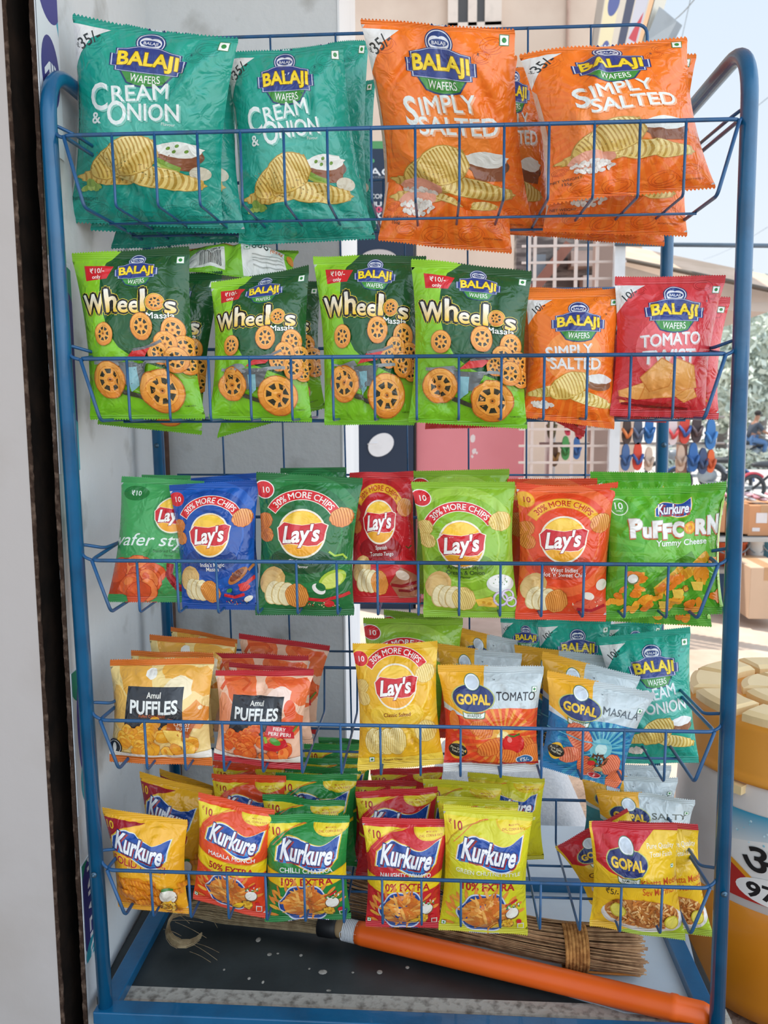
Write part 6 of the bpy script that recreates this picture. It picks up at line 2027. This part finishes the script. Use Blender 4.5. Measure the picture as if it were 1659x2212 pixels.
J = [(-.22, 0, .92), (-.18, 0, 1.12), (-.10, 0, 1.32), (-.06, 0, 1.46), (-.03, 0, 1.55), (0, 0, 1.68),
     (-.08, .19, 1.38), (.06, .26, 1.16), (.27, .30, 1.05), (-.08, -.19, 1.38), (.06, -.26, 1.16), (.27, -.30, 1.05),
     (-.18, .10, .90), (.22, .16, .80), (.12, .17, .42), (.20, .17, .36), (-.18, -.10, .90), (.22, -.16, .80), (.12, -.17, .42), (.20, -.17, .36)]
J = [T(q) for q in J]
E_ = [(0, 1), (1, 2), (2, 3), (3, 4), (4, 5), (2, 6), (6, 7), (7, 8), (2, 9), (9, 10), (10, 11), (0, 12), (12, 13), (13, 14), (14, 15), (0, 16), (16, 17), (17, 18), (18, 19)]
rad = [.15, .14, .16, .06, .075, .085, .06, .045, .035, .06, .045, .035, .09, .07, .05, .04, .09, .07, .05, .04]
pr = empty('person', J[0], 'person in dark jacket and blue trousers riding a motorbike on the far road', 'person')
skin('body', J, E_, rad, pm('#9a6f58', .6), pr)
jk = [0, 1, 2, 6, 7, 9, 10]
skin('jacket', [J[i] for i in jk], [(0, 1), (1, 2), (2, 3), (3, 4), (2, 5), (5, 6)], [.165, .16, .18, .075, .06, .075, .06], pm('#3f4652', .8), pr)
tr_ = [0, 12, 13, 14, 16, 17, 18]
skin('trousers', [J[i] for i in tr_], [(0, 1), (1, 2), (2, 3), (0, 4), (4, 5), (5, 6)], [.16, .10, .082, .065, .10, .082, .065], pm('#4f6f98', .8), pr)
m = MB(); h = J[5]; m.ell((h[0] - .015, h[1], h[2] + .035), (.105, .1, .09), None, 14, 10); m.build('hair', pm('#2c2726', .8), pr)

# goods along the yard: cartons on a stand, tubs
YC = 3.5


def carton(px0, py0, px1, py1, Y, d, col, label, group=None, lab=()):
    a, b = at(px0, py0, Y), at(px1, py1, Y)
    r_ = empty('carton', ((a[0] + b[0]) / 2, Y + d / 2, b[2]), label, 'carton', group)
    m = MB(); m.box((a[0], Y, b[2]), (b[0], Y + d, a[2])); m.build('box', mat('cardboard', col, .85, .1, 0, None, 3), r_, bevel=.004)
    m = MB(); m.box(((a[0] + b[0]) / 2 - .03, Y - .001, b[2] + .75 * (a[2] - b[2])), ((a[0] + b[0]) / 2 + .03, Y + d, a[2] + .001)); m.build('tape', pm('#b7906a', .4), r_)
    for x0, y0, x1, y1 in lab:
        p0, p1 = at(x0, y0, Y - .002), at(x1, y1, Y - .002)
        m = MB(); m.box((p0[0], Y - .002, p1[2]), (p1[0], Y - .0005, p0[2])); m.build('paper_label', pm('#d3cfd0', .7), r_)
    return r_


g = 'cartons on the goods stand'
carton(1543, 1083, 1566, 1150, YC, .3, '#c08d68', 'brown carton seen between corn-puff packet and front post', g, [(1550, 1097, 1561, 1112)])
carton(1572, 1088, 1616, 1154, YC, .3, '#c08d68', 'brown carton right behind the front post', g)
carton(1618, 1092, 1690, 1158, YC, .3, '#c6926c', 'brown carton with pale paper labels right of the front post', g, [(1634, 1108, 1657, 1130), (1625, 1140, 1641, 1148)])
carton(1622, 1226, 1700, 1338, YC - .35, .35, '#c9ad94', 'large pale carton standing on the ground under the goods stand')
carton(1500, 1090, 1541, 1152, YC, .3, '#b98560', 'brown carton mostly hidden behind the corn-puff packet', g)
root = empty('goods_stand', at(1600, 1340, YC + .15) * np.array([1, 1, 0]) + np.array([0, 0, zg]), 'two-level grey goods stand carrying cartons and tubs', 'stand')
for py in (1153, 1221):
    a, b = at(1470, py + 4, YC), at(1790, py + 8, YC)
    m = MB(); m.box((a[0], YC - .05, a[2] - .025), (b[0], YC + .4, a[2] - .004)); m.build('board', pm('#a9aaa8', .7), root)
for px in (1475, 1785):
    a = at(px, 1150, YC)
    m = MB(); m.box((a[0] - .02, YC, zg), (a[0] + .02, YC + .04, a[2] - .01)); m.box((a[0] - .02, YC + .32, zg), (a[0] + .02, YC + .36, a[2] - .01)); m.build('leg', pm('#8f908e', .7), root)


def tub(px, py0, py1, r, Y, col, label):
    a, b = at(px, py0, Y), at(px, py1, Y)
    h = a[2] - b[2]
    r_ = empty('tub', (a[0], Y, b[2]), label, 'tub', 'plastic tubs on the goods stand')
    m = MB(); m.lathe([(0, 0), (r * .8, 0), (r * .98, h * .9), (r * 1.04, h * .92), (r * 1.04, h), (r * .96, h), (r * .78, .01), (0, .01)], (a[0], Y, b[2]), 28); m.build('wall', pm(col, .5), r_)
    m = MB(); m.tube([(a[0] + r * 1.0 * math.cos(t), Y - r * .3 * math.sin(t) - r * .5, b[2] + h * (1.0 - .5 * math.sin(t))) for t in np.linspace(0, PI, 14)], .005, 5); m.build('handle', pm('#8f979c', .4), r_)


tub(1572, 1166, 1218, .105, YC + .12, '#d4633c', 'orange plastic tub on the goods stand behind the front post')
tub(1632, 1164, 1219, .055, YC + .1, '#e6e4e0', 'white plastic tub beside the orange tub')
tub(1668, 1166, 1219, .07, YC + .1, '#5f93a8', 'teal blue plastic tub at the picture edge')
a, b = at(1500, 1228, YC), at(1566, 1322, YC)
m = MB(); m.box((a[0], YC, b[2]), (b[0], YC + .3, a[2])); tag(m.build('crate', pm('#3f5f88', .6), bevel=.01), 'navy crate on the ground under the goods stand', 'crate')
rs = np.random.RandomState(6)
for k in range(16):
    px = 1545 + k * 8.5
    c = at(px, 1078 - (k % 3) * 5, YC + .1)
    m = MB(); m.ell(tuple(c), (.028, .05, .012), Matrix.Rotation(rs.uniform(-.6, .6), 4, 'Y'), 12, 6)
    tag(m.build('small_parcel', pm(('#d9b7bc', '#e3e1e0', '#c98a94', '#cdd4d6')[k % 4], .5)), 'small pale parcel lying in the row on top of the cartons', 'parcel', 'small parcels on the cartons')
